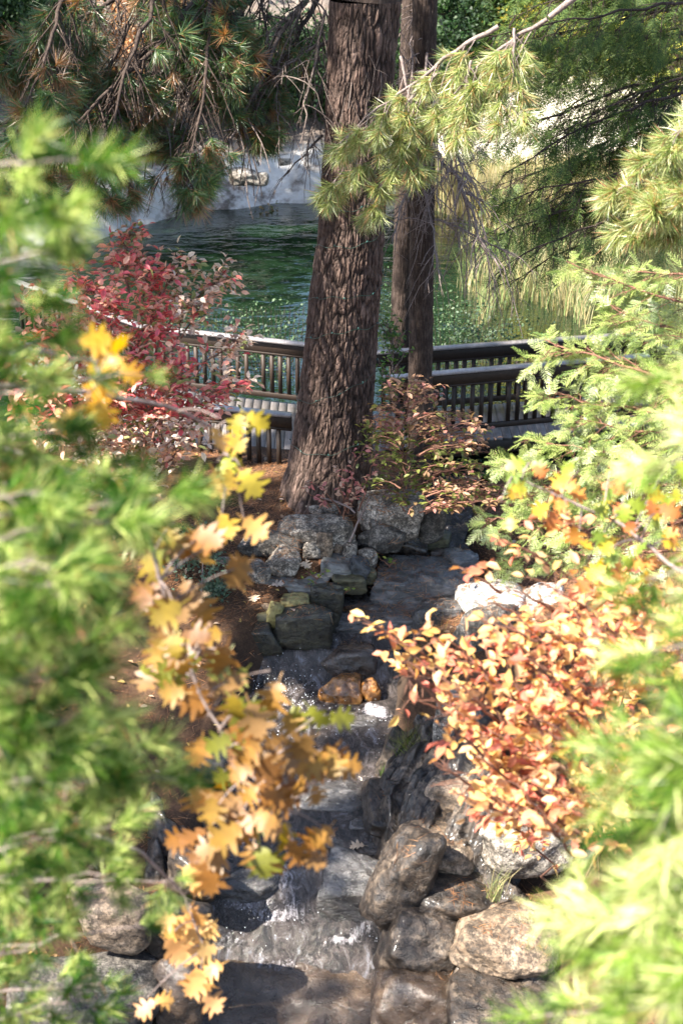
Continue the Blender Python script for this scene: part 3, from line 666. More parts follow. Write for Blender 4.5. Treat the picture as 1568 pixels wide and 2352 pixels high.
def ledge(name, y0, y1, wid, side, hgt, seed, label, m_):
    ya = np.linspace(y0, y1, int((y1 - y0) / .014)); ta = np.linspace(-.16, wid, int(wid / .012))
    YY, TT = np.meshgrid(ya, ta, indexing='ij'); xl, xr, cz = stream(YY)
    p0 = np.stack([TT, YY, 0 * TT], -1).reshape(-1, 3)
    edge = .22 * fbm(p0 * [0, 1.6, 0] + seed, 4, seed).reshape(YY.shape)
    XX = (xr + edge + TT) if side > 0 else (xl + edge - TT)
    base = cz - .25 + hgt * (.78 * sstep(-.12, .25, TT + .05 * np.sin(YY * 5)) + .22 * sstep(.3, .6, TT + .12 * fbm(p0 * 2.5, 3, seed + 2).reshape(YY.shape)) + .2 * sstep(.65, 1.1, TT))
    a = 1.05; c1 = (XX * math.cos(a) * side + YY * math.sin(a)); c2 = (-XX * math.sin(a) * side + YY * math.cos(a))
    q = np.stack([c1 * 1.1, c2 * 5.5, 0 * c1], -1).reshape(-1, 3); q = q + .35 * np.stack([fbm(q * .7, 3, seed + 4), fbm(q * .7, 3, seed + 5), 0 * q[:, 0]], -1)
    d1, d2, idc = worley(q[:, :2], seed + 6); e = np.clip((d2 - d1) / .12, 0, 1)
    q2 = np.stack([c1 * 4, c2 * 15, 0 * c1], -1).reshape(-1, 3) + .3 * idc[:, None]; w1, w2, id2 = worley(q2[:, :2], seed + 12); e2 = np.clip((w2 - w1) / .2, 0, 1)
    fine = fbm(p0 * 9, 5, seed + 8); big = fbm(p0 * 1.7, 3, seed + 9)
    fade = sstep(wid, wid - .35, TT)
    ZZ = base + ((idc - .5) * .17 + (e - 1) * .06 + .035 * (id2 - .5) + (e2 - 1) * .012 + .045 * fine + .12 * big).reshape(YY.shape)
    ZZ = ZZ * fade + (base - .35) * (1 - fade); ends = np.minimum(sstep(y0, y0 + .3, YY), sstep(y1, y1 - .3, YY)); ZZ = ZZ - (1 - ends) * .5
    XX = XX - side * .10 * ((idc - .5)).reshape(YY.shape)
    cv = np.clip(.25 + .5 * e * e2 + .5 * fine + .35 * (idc - .5), 0, 1)
    n_, m2 = XX.shape; i = np.arange(n_ - 1)[:, None] * m2 + np.arange(m2 - 1)[None, :]; Fq = np.stack([i, i + 1, i + m2 + 1, i + m2], -1).reshape(-1, 4)
    if side < 0: Fq = Fq[:, ::-1]
    o = link(name, mesh_np(name, np.stack([XX, YY, ZZ], -1).reshape(-1, 3), Fq, np.stack([cv] * 3, -1)), m_); tag(o, label, 'rock', None); return o
ledge('bank_ledge', 9.7, 13.9, 1.5, 1, .95, 5, 'long layered brown rock ledge running down the right side of the stream', M_STRAT)
ledge('bank_ledge', 9.7, 12.8, .9, -1, .85, 15, 'dark layered rock edge along the lower left side of the stream', M_STRAT)
LB = 'rocks of the left stream bank'
for k, (bx_, zb, m_, lb) in enumerate([
    ((380, 1950, 500, 2080), -1.5, M_STRAT, 'brown layered rock left of the foam line'), ((330, 2060, 480, 2240), -1.6, M_STRAT, 'olive brown rock behind the hanging oak leaves'),
    ((180, 2020, 350, 2180), -1.2, M_TAN, 'brown rock in the lower left bank behind the pine'), ((20, 2200, 340, 2400), -1.7, M_GRAND, 'big dull boulder at the lower left corner'),
    ((340, 2200, 470, 2400), -2.1, M_WETB, 'black wet rock at the bottom left of the water'), ((430, 1700, 540, 1800), -1.3, M_WETB, 'dark rock at the left edge above the rapids')]):
    rock('bank_rock', bx_, zb, m_, lb, 300 + k, .6, .1, .8, LB, 4)
# far bank rocks
FB = 'stones on the far pond bank'
for k, (bx_, zb, lb) in enumerate([((520, 385, 590, 420), .55, 'pair stone on the far bank, left one'), ((560, 395, 615, 425), .5, 'grey stone on the far bank next to the bigger one'),
    ((640, 362, 668, 378), .9, 'small stone on the far bank near the trunk'), ((300, 310, 390, 345), 1.2, 'pale block on the far bank behind the pine twigs')]):
    rock('bank_stone', bx_, zb, M_GRAN, lb, 400 + k, .4, 0, .8, FB, 3)

# ------------------------------------------------------------------ leaf templates (x = length, y = width, z = normal)
def t_ellip(fold=.12):
    v = np.array([[0, 0, 0], [.25, .2, fold * .8], [.6, .24, fold], [1, 0, -.05], [.6, -.24, fold], [.25, -.2, fold * .8], [.3, 0, 0], [.65, 0, 0]], float)
    f = np.array([[0, 6, 1], [6, 7, 1], [1, 7, 2], [7, 3, 2], [0, 5, 6], [6, 5, 7], [5, 4, 7], [7, 4, 3]]); return v, f
def t_oak(seed):
    r = np.random.default_rng(seed)
    tipsx = [1.0, .86, .62, .36]; out = [(0, .012), (.14, .02), (.17, .10)]
    # half outline from base to tip: lobes with pointed ends and rounded bays
    out = [(-.25, .012), (.05, .015), (.12, .14), (.22, .22), (.24, .14), (.33, .13), (.38, .26), (.46, .36), (.52, .42), (.56, .30), (.53, .16), (.60, .15), (.68, .26), (.78, .34), (.84, .36), (.82, .22), (.78, .13), (.84, .12), (.94, .16), (.93, .05), (1.04, 0)]
    L = [(x + r.normal(0, .012), y * r.uniform(.85, 1.15)) for x, y in out]; Rr = [(x + r.normal(0, .012), -y * r.uniform(.85, 1.15)) for x, y in out[:-1]]
    pts = L + Rr[::-1]; n = len(pts)
    v = [[x, y, .35 * abs(y) + .10 * math.sin(x * 4 + seed) + .25 * y * y] for x, y in pts]
    import bmesh
    bm = bmesh.new(); vs = [bm.verts.new(p) for p in v]; fc = bm.faces.new(vs); bmesh.ops.triangulate(bm, faces=[fc]); bm.verts.ensure_lookup_table()
    V = np.array([q.co[:] for q in bm.verts]) * np.array([1, 1.35, .7]); Fc = np.array([[q.index for q in f_.verts] for f_ in bm.faces]); bm.free()
    return V, Fc
def rand_basis(dirs, r, roll=None):
    """rotation matrices with x along dirs"""
    x = norm(dirs); ref = norm(r.normal(size=x.shape)) if roll is None else np.broadcast_to(roll, x.shape) + r.normal(0, .35, x.shape)
    y = norm(np.cross(ref, x)); z = np.cross(x, y)
    return np.stack([x, y, z], -1)
def needle_tuft(n, L, w, spread=(15, 85), shoot=.25, seed=0, cols=((.05, .10, .03), (.09, .15, .04), (.22, .11, .04)), probs=(.5, .4, .1), curve=.12):
    r = np.random.default_rng(seed)
    th = np.radians(r.uniform(*spread, n)) ; ph = r.uniform(0, 2 * np.pi, n); s0 = r.uniform(0, shoot, n)
    d = np.stack([np.cos(th), np.sin(th) * np.cos(ph), np.sin(th) * np.sin(ph)], -1)
    b0 = np.stack([s0 * L, 0 * s0, 0 * s0], -1); ln = L * r.uniform(.7, 1.05, n)
    side = norm(np.cross(d, r.normal(size=d.shape))) * w
    bend = r.normal(0, curve, (n, 3)) * L; bend[:, 2] -= 0
    mid = b0 + d * ln[:, None] * .55 + bend * .3; tip = b0 + d * ln[:, None] + bend
    v = np.stack([b0 - side * .5, b0 + side * .5, mid + side * .5, mid - side * .5, tip], 1).reshape(-1, 3)
    i = np.arange(n)[:, None] * 5
    f = np.concatenate([i + [0, 1, 2], i + [0, 2, 3], i + [3, 2, 4]])
    ci = r.choice(len(cols), n, p=probs); c = np.array(cols)[ci] * r.uniform(.7, 1.3, (n, 1))
    return v, f, np.repeat(c, 5, 0)
def frond(seed, c0=(.06, .13, .03), c1=(.14, .2, .05), nb=11):
    r = np.random.default_rng(seed); V = []; Fc = []; CC = []; n = 0
    def scale(p, d, L, w, c):
        nonlocal n
        d = norm(d); s = norm(np.cross(d, [0, 0, 1])) * w; z = np.array([0, 0, w * .5])
        V.extend([p, p + d * L * .5 + s - z, p + d * L, p + d * L * .5 - s - z, p + d * L * .5 + z * .5]); Fc.extend([[n, n + 1, n + 4], [n + 1, n + 2, n + 4], [n + 2, n + 3, n + 4], [n + 3, n, n + 4]]); n += 5
        CC.extend([c] * 5)
    c0 = np.array(c0); c1 = np.array(c1)
    for i in range(nb):
        t = i / nb
        for sgn in (-1, 1):
            b = np.array([t, 0, -.12 * t * t]); a = math.radians(r.uniform(38, 55)) * sgn
            L = .42 * (1 - t) ** .7 + .08; d = np.array([math.cos(a), math.sin(a), r.normal(0, .12) - .1])
            m = max(3, int(L / .075))
            for j in range(m):
                q = b + d * L * j / m; c = (c0 + (c1 - c0) * r.uniform(0, 1)) * r.uniform(.8, 1.25)
                scale(q, d, L / m * 1.35, .016, c)
                if j < m - 1:
                    for s2 in (-1, 1):
                        a2 = a + math.radians(38) * s2; scale(q + d * L / m * .5, np.array([math.cos(a2), math.sin(a2), -.05]), .075 * (1 - .5 * j / m), .014, c)
    for i in range(8): scale(np.array([i / 8, 0, -.12 * (i / 8) ** 2]), np.array([1, 0, -.1]), .14, .012, c0)
    return np.array(V), np.array(Fc), np.array(CC)

def scatter(parent, piece, rest, temps, pos, rot, scl, m_, tid=None, limit=300, cols=None, joined_kind='stuff'):
    """temps: list of (v, f, c). the pieces that show largest become objects, the rest one mesh"""
    pos = np.asarray(pos); N = len(pos); scl = np.broadcast_to(np.asarray(scl, float), (N,))
    if tid is None: tid = rng.integers(0, len(temps), N)
    u, v, d = proj(pos); vis = (u > -10) & (u < 1578) & (v > -10) & (v < 2362) & (d > 0)
    score = np.where(vis, scl / np.maximum(d, .1), -1); order = np.argsort(-score); chosen = [k for k in order[:limit] if score[k] > 0]
    base = Vector(parent.location); mes = {}
    for k in chosen:
        t = int(tid[k])
        if t not in mes:
            me = mesh_np(piece, temps[t][0], temps[t][1], temps[t][2]); me.materials.append(m_); mes[t] = me
        o = bpy.data.objects.new(piece, mes[t]); C.objects.link(o); o.parent = parent
        Mx = Matrix([list(rot[k][i] * scl[k]) + [pos[k][i] - base[i]] for i in range(3)] + [[0, 0, 0, 1]])
        o.matrix_local = Mx
    left = np.setdiff1d(np.arange(N), chosen)
    if len(left):
        V = []; Fc = []; CC = []; n = 0
        for t in range(len(temps)):
            ks = left[tid[left] == t]
            if not len(ks): continue
            tv, tf, tcx = temps[t]
            W = np.einsum('nij,vj->nvi', rot[ks] * scl[ks][:, None, None], tv) + pos[ks][:, None, :]
            V.append(W.reshape(-1, 3)); Fc.append((tf[None] + (np.arange(len(ks)) * len(tv))[:, None, None]).reshape(-1, tf.shape[1]) + n); n += len(ks) * len(tv)
            CC.append(np.tile(tcx, (len(ks), 1)))
        part(rest, mesh_np(rest, np.concatenate(V), np.concatenate(Fc), np.concatenate(CC)), m_, parent, joined_kind)

SUNV = np.array(SUN)
GAPS = []; TRUNKGAPS = []          # openings cut in the canopy to let sun through: (point that gets the sun, radius of the opening)
def open_to_sun(pos, extra=0.):
    keep = np.ones(len(pos), bool)
    for q, rad in GAPS:
        w = pos - q; t = w @ SUNV; d = np.linalg.norm(w - t[:, None] * SUNV, axis=1); keep &= ~((t > .6) & (d < rad + extra))
    if extra < 0:
        for q, rad in TRUNKGAPS[::2]:
            w = pos - q; t = w @ SUNV; d = np.linalg.norm(w - t[:, None] * SUNV, axis=1); keep &= ~((t > .3) & (d < rad + .15))
    return keep
for u_, v_, z_, rad in [(1130, 1370, -.35, .55), (1240, 1380, -.4, .4), (790, 1590, -1.2, .3), (850, 1590, -1.2, .25), (660, 1640, -1.35, .35), (560, 1085, -.1, .3), (640, 1095, -.1, .22), (570, 1120, -.5, .3), (1000, 940, .8, .35), (900, 900, .9, .3), (1070, 1000, .5, .3),
                        (830, 1770, -1.3, .22), (1180, 2120, -1.2, .5), (1100, 2230, -1.5, .3), (690, 2150, -1.9, .2), (590, 2150, -1.9, .15), (970, 1950, -1.0, .2), (1150, 1930, -.9, .4), (420, 700, .9, .8), (330, 620, 1.2, .8), (520, 800, .7, .7), (430, 850, .6, .7), (250, 750, .9, .8),
                        (560, 460, .2, .5), (700, 455, .2, .4), (900, 1560, -1.2, .25), (1160, 870, .84, .12)]:
    GAPS.append((G(u_, v_, z_), rad))
for k in range(12):
    v_ = rng.uniform(1750, 2330); GAPS.append((G(rng.uniform(860, 1250), v_, np.interp(v_, [1750, 2330], [-1.1, -1.9])), rng.uniform(.02, .2)))
for k in range(14):
    v_ = rng.uniform(1180, 2250); GAPS.append((G(rng.uniform(480, 900), v_, np.interp(v_, [1180, 1500, 2330], [-.2, -.9, -2])), rng.uniform(.0, .12)))
for u_, v_, rad in [(738, 645, .10), (800, 620, .12), (770, 700, .08), (728, 705, .12), (722, 752, .14), (760, 760, .12), (745, 830, .15), (712, 800, .10), (700, 870, .08), (735, 930, .12), (770, 880, .08), (745, 1000, .14), (690, 1010, .1), (790, 950, .07), (810, 1040, .1), (700, 1080, .08), (770, 560, .12), (800, 500, .1), (800, 330, .15), (780, 200, .12), (960, 870, .14), (968, 740, .12), (975, 930, .14)]:
    GAPS.append((tp(u_, v_, yt - .5 if u_ < 900 else 19.6), rad * 1.3)); TRUNKGAPS.append(GAPS[-1])
def bez(p0, p1, p2, n):
    t = np.linspace(0, 1, n)[:, None]; return (1 - t) ** 2 * p0 + 2 * t * (1 - t) * p1 + t ** 2 * p2
def wobble(pts, amp, r):
    n = len(pts); w = np.cumsum(r.normal(0, amp, (n, 3)), 0); w -= np.linspace(0, 1, n)[:, None] * w[-1]; return pts + w

def bough(r, s, e, sag, r0, ntw, twl, tw_dir=None, droop=.5, sub=3, spread=1.0, start=.12, bare=0.0):
    """returns branch mesh builder, tip positions and directions. s, e world points"""
    mb = MB(); s = np.asarray(s, float); e = np.asarray(e, float); L = np.linalg.norm(e - s)
    main = wobble(bez(s, (s + e) / 2 + np.array([0, 0, sag]), e, 16), .008 * L, r)
    v, f = tube(main, np.linspace(r0, r0 * .18, 16), 6); mb.add(v, f)
    P_ = []; D_ = []
    tm = norm(np.gradient(main, axis=0))
    up = np.array([0, 0, 1.]); 
    for k in range(ntw):
        t = start + (1 - start) * ((k + r.uniform(0, .8)) / ntw); t = min(t, .99); i = int(t * 15)
        p = main[i] + (main[min(15, i + 1)] - main[i]) * (t * 15 - i); dm = tm[i]
        sd = norm(np.cross(dm, up)) * (1 if k % 2 else -1)
        an = r.uniform(.6, 1.1); dv = norm(dm * math.cos(an) + sd * math.sin(an) * spread + np.array([0, 0, -droop * r.uniform(.4, 1.3)]) + r.normal(0, .15, 3))
        ln = twl * (1.05 - .6 * t) * r.uniform(.6, 1.25)
        tw = wobble(bez(p, p + dv * ln * .5 + up * .05 * ln, p + dv * ln + np.array([0, 0, -droop * ln * .25]), 7), .012 * ln, r)
        v, f = tube(tw, np.linspace(r0 * .28, r0 * .1, 7), 4); mb.add(v, f)
        if r.random() < bare: continue
        P_.append(tw[-1]); D_.append(tw[-1] - tw[-2])
        for q in range(sub):
            tt = r.uniform(.3, .95); j = min(5, int(tt * 6)); pp_ = tw[j]; d2 = norm(norm(tw[j + 1] - tw[j]) + r.normal(0, .55, 3) + np.array([0, 0, -.2 * droop])); l2 = ln * r.uniform(.15, .4)
            e2 = pp_ + d2 * l2; v, f = tube(np.array([pp_, (pp_ + e2) / 2 + r.normal(0, .01, 3), e2]), [r0 * .12, r0 * .1, r0 * .08], 3); mb.add(v, f)
            P_.append(e2); D_.append(d2)
    P_.append(main[-1]); D_.append(tm[-1])
    return mb, np.array(P_), norm(np.array(D_))

def tree_with_boughs(tree, specs, temps, piece, rest, m_, scl, seed, twig_mat=M_TWIG, limit=300, sjit=.2, thin=None, flatroll=False, tid_f=None, **kw):
    r = np.random.default_rng(seed); PP = []; DD = []
    for s, e, sag, r0, ntw, twl in specs:
        mb, p, d = bough(r, s, e, sag, r0, ntw, twl, **kw)
        part('branch', mb.mesh('branch', True), twig_mat, tree); PP.append(p); DD.append(d)
    PP = np.concatenate(PP); DD = np.concatenate(DD)
    if thin is not None:
        u, v, dd_ = proj(PP); k = thin(u, v); PP = PP[k]; DD = DD[k]
    kk = open_to_sun(PP, -.08); PP = PP[kk]; DD = DD[kk]
    rot = rand_basis(DD, r, np.array([0, 0, 1.]) if flatroll else None)
    if flatroll:
        pass
    scatter(tree, piece, rest, temps, PP, rot, scl * r.uniform(1 - sjit, 1 + sjit, len(PP)), m_, limit=limit)
    return PP

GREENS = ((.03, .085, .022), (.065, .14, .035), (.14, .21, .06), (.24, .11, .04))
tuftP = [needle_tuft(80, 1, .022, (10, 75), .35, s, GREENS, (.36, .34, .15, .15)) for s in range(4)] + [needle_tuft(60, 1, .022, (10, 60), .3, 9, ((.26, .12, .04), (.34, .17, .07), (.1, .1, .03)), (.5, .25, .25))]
# --- boughs of the big pine (overhanging, upper left and centre)
Tt = lambda z: np.array([np.interp(z, [c[2] for c in tc], [c[0] for c in tc]), yt, z])
sp_ = []
for (u0, v0, d0), (u1, v1, d1), sag, r0, ntw, twl in [
    ((560, -60, 17.6), (120, 330, 16.2), .1, .05, 34, .9), ((620, -120, 17.6), (20, 120, 15.8), .2, .05, 34, .9), ((700, -60, 17.8), (330, 130, 16.4), .1, .04, 26, .8),
    ((740, -20, 17.9), (570, 280, 17.0), .1, .04, 18, .7), ((600, -80, 17.3), (20, 400, 15.2), .15, .045, 30, .9), ((500, -100, 16.8), (430, 430, 16.0), .3, .035, 24, .8),
    ((400, -100, 16.6), (230, 430, 15.4), .3, .035, 26, .8), ((640, 60, 17.6), (500, 380, 16.6), .1, .03, 20, .7), ((200, -120, 16.0), (60, 260, 14.8), .2, .035, 24, .8),
    ((560, 100, 17.2), (360, 420, 16.4), .1, .03, 20, .7), ((300, 60, 16.6), (130, 440, 15.8), .1, .03, 20, .7)]:
    sp_.append((P(u0, v0, d0), P(u1, v1, d1), sag, r0, int(ntw * 1.5), twl))
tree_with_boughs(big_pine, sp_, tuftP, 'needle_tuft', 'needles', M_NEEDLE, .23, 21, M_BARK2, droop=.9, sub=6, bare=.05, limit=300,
                 thin=lambda u, v: (v < 475 - .3 * np.clip(u - 420, 0, 999)) & ~((u > 225) & (u < 345) & (v > 40) & (v < 165)) & ~((u > 560) & (v < 300) & (rng.random(len(u)) < .75)))

# sunlit bough hanging in front of the trunk: part of a pine leaning in from the right
lit_pine = empty('overhanging_pine', tuple(P(1700, -200, 14.2)), 'sunlit long needled pine bough hanging in front of the trunk tops', 'tree')
sp_ = []
for (u0, v0, d0), (u1, v1, d1), sag, r0, ntw, twl in [
    ((1260, 40, 14.6), (1010, 250, 15.2), .25, .025, 18, .42), ((1150, 60, 14.8), (780, 330, 15.6), .1, .028, 22, .42), ((1000, 170, 15.2), (745, 440, 15.8), .1, .022, 16, .42),
    ((960, 230, 15.3), (850, 470, 15.8), .0, .02, 12, .35), ((1180, 60, 14.7), (1170, 270, 14.8), .2, .018, 14, .36), ((1080, 140, 14.9), (1060, 290, 15), .1, .018, 10, .3), ((920, 130, 15.5), (960, 380, 15.5), .1, .018, 12, .36)]:
    sp_.append((P(u0, v0, d0), P(u1, v1, d1), sag, r0, ntw, twl))
tuftL = [needle_tuft(80, 1, .024, (10, 70), .35, s, ((.15, .22, .05), (.28, .33, .09), (.46, .46, .2), (.42, .22, .09)), (.34, .32, .2, .14)) for s in range(20, 24)]  # needle colours raised to paint in the sunlight
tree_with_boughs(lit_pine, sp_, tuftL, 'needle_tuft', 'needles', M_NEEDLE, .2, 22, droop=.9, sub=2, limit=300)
tk = np.array([P(1700, -200, 14.2), P(1480, -140, 14.3), P(1260, 40, 14.6)]); v, f = tube(bez(tk[0], tk[1], tk[2], 10), np.linspace(.09, .028, 10), 8); part('limb', mesh_np('limb', v, f, None, True), M_TWIG, lit_pine)

right_pine = empty('right_pine', tuple(P(1800, 400, 12)), 'overexposed pine boughs at the right edge above the cedar', 'tree')
sp_ = []
for (u0, v0, d0), (u1, v1, d1), sag, r0, ntw, twl in [
    ((1760, 300, 12), (1480, 360, 12.2), .1, .025, 14, .34), ((1760, 360, 12), (1410, 440, 12.4), .1, .028, 18, .34), ((1760, 480, 12), (1450, 520, 12.4), .1, .025, 16, .34), ((1740, 230, 12), (1540, 310, 12), .1, .02, 10, .3), ((1760, 420, 11.6), (1500, 470, 11.8), .1, .025, 16, .34)]:
    sp_.append((P(u0, v0, d0), P(u1, v1, d1), sag, r0, ntw, twl))
tree_with_boughs(right_pine, sp_, tuftL, 'needle_tuft', 'needles', M_NEEDLE, .2, 23, droop=.4, sub=2, limit=200)
v, f = tube(np.array([P(1800, 700, 12), P(1800, 400, 12), P(1740, 0, 12)]), [.12, .11, .09], 10); v2 = v
part('trunk', mesh_np('trunk', v, f, None, True), M_BARK2, right_pine)

# ------------------------------------------------------------------ bare twigs near the trunks
def bare_twigs(parent, specs, seed, m_=M_TWIG):
    r = np.random.default_rng(seed)
    for (u0, v0, d0), (u1, v1, d1), sag, r0, n, ln in specs:
        mb = MB(); s = P(u0, v0, d0); e = P(u1, v1, d1); L = np.linalg.norm(e - s)
        main = wobble(bez(s, (s + e) / 2 + np.array([0, 0, sag]), e, 14), .012 * L, r)
        v, f = tube(main, np.linspace(r0, r0 * .35, 14), 6); mb.add(v, f)
        for k in range(n):
            i = r.integers(1, 13); p = main[i]; dv = norm(norm(main[i + 1] - main[i]) * .6 + r.normal(0, .6, 3) + np.array([0, 0, -.5])); l_ = ln * r.uniform(.4, 1.3)
            c = bez(p, p + dv * l_ * .5 + np.array([0, 0, .1 * l_]), p + dv * l_ + np.array([0, 0, -.35 * l_]), 7); c = wobble(c, .02 * l_, r)
            v, f = tube(c, np.linspace(r0 * .35, r0 * .14, 7), 4); mb.add(v, f)
            for q in range(2):
                j = r.integers(2, 6); p2 = c[j]; d2 = norm(r.normal(0, .8, 3) + dv); l2 = l_ * r.uniform(.15, .4)
                v, f = tube(bez(p2, p2 + d2 * l2 * .5, p2 + d2 * l2 + np.array([0, 0, -.2 * l2]), 4), np.linspace(r0 * .18, r0 * .1, 4), 3); mb.add(v, f)
        part('bare_branch', mb.mesh('bare_branch', True), m_, parent)
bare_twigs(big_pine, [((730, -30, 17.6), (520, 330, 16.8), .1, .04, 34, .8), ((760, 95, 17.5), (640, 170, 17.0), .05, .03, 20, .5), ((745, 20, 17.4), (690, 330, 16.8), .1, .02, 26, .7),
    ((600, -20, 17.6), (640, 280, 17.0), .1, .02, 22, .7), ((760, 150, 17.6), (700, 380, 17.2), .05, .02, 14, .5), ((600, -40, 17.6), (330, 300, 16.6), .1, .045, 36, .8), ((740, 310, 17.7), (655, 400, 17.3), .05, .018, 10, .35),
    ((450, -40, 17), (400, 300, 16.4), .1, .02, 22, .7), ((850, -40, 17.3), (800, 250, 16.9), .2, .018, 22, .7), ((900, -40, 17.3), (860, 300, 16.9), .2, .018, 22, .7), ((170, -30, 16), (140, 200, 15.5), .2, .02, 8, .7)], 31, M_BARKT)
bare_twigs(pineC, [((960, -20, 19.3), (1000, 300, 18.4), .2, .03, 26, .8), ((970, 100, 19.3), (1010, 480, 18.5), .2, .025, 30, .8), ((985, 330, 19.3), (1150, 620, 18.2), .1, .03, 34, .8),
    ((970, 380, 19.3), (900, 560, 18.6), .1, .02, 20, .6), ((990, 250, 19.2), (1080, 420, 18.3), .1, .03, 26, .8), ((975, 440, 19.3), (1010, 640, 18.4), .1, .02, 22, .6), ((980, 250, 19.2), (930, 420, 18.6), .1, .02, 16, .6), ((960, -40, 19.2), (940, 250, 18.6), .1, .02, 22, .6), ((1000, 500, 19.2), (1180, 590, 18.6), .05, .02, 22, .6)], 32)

# ------------------------------------------------------------------ dark cedar, upper right, and lit cedar sprays below it
cedar = empty('background_cedar', tuple(G(1750, 900, -.2) * 1.0), 'tall shaded cedar filling the upper right beyond the pond edge', 'tree')
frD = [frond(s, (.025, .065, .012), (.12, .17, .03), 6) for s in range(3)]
sp_ = []
rr_ = np.random.default_rng(5)
for k in range(30):
    v0 = -160 + k * 22 + rr_.uniform(-15, 15); d0 = rr_.uniform(20.5, 24); u1 = rr_.uniform(930, 1200) if k < 11 and k % 2 else rr_.uniform(1010, 1380) if k < 24 else rr_.uniform(1050, 1300)
    v1 = v0 + rr_.uniform(80, 200); v1 = min(v1, 700)
    sp_.append((P(1640, v0, d0), P(u1, v1, d0 - .8), .3, .03, 34, .75))
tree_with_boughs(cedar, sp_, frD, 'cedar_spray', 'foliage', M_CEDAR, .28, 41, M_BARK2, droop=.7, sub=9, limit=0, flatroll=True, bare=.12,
    thin=lambda u, v: (u > 935 + .3 * v) & (v < 720 - .2 * (1500 - u)) & (rng.random(len(u)) < np.interp(v, [0, 250, 420, 700], [.85, .62, .32, .28])))
v, f = tube(np.array([P(1650, 1000, 22.5), P(1650, 400, 22.5), P(1640, -200, 22.5)]), [.22, .2, .17], 12); part('trunk', mesh_np('trunk', v, f, None, True), M_BARK2, cedar)

cedar2 = empty('incense_cedar', tuple(P(1760, 1200, 13)), 'sunlit flat sprayed cedar leaning in from the right over the railing', 'tree')
frL = [frond(50 + s, (.2, .27, .05), (.42, .46, .17), 8) for s in range(4)] + [frond(58, (.07, .13, .03), (.16, .22, .05), 8), frond(59, (.12, .19, .03), (.26, .32, .08), 8)]  # sunlight painted into the paler fronds, brighter than real foliage
sp_ = []
for (u0, v0, d0), (u1, v1, d1), sag, r0, ntw, twl in [
    ((1700, 720, 13.2), (1300, 600, 13.8), -.1, .02, 16, .5), ((1700, 820, 13), (1400, 700, 13.4), -.1, .02, 16, .5), ((1700, 900, 12.8), (1250, 780, 13.4), -.1, .024, 22, .55), ((1700, 860, 13.2), (1380, 830, 13.6), 0, .02, 18, .5),
    ((1700, 960, 12.8), (1250, 900, 13.4), -.1, .024, 22, .5), ((1700, 1020, 12.6), (1330, 960, 13), -.05, .02, 18, .5), ((1680, 1060, 12.8), (1225, 1010, 13.4), -.1, .02, 20, .45), ((1680, 1120, 12.8), (1160, 1060, 13.6), -.1, .02, 20, .4),
    ((1640, 1200, 12.8), (1110, 1200, 13.8), 0, .02, 22, .4), ((1640, 1260, 12.8), (1150, 1290, 13.8), 0, .02, 20, .35), ((1640, 1180, 13), (1200, 1130, 13.6), 0, .02, 18, .4), ((1700, 640, 13.4), (1440, 620, 13.8), 0, .02, 12, .4)]:
    sp_.append((P(u0, v0, d0), P(u1, v1, d1), sag, r0, ntw, twl))
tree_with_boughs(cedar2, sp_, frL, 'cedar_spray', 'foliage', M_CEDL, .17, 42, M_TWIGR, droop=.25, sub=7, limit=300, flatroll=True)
v, f = tube(np.array([P(1760, 1600, 13), P(1760, 1000, 13), P(1740, 300, 13)]), [.16, .14, .1], 12); part('trunk', mesh_np('trunk', v, f, None, True), M_BARK2, cedar2)

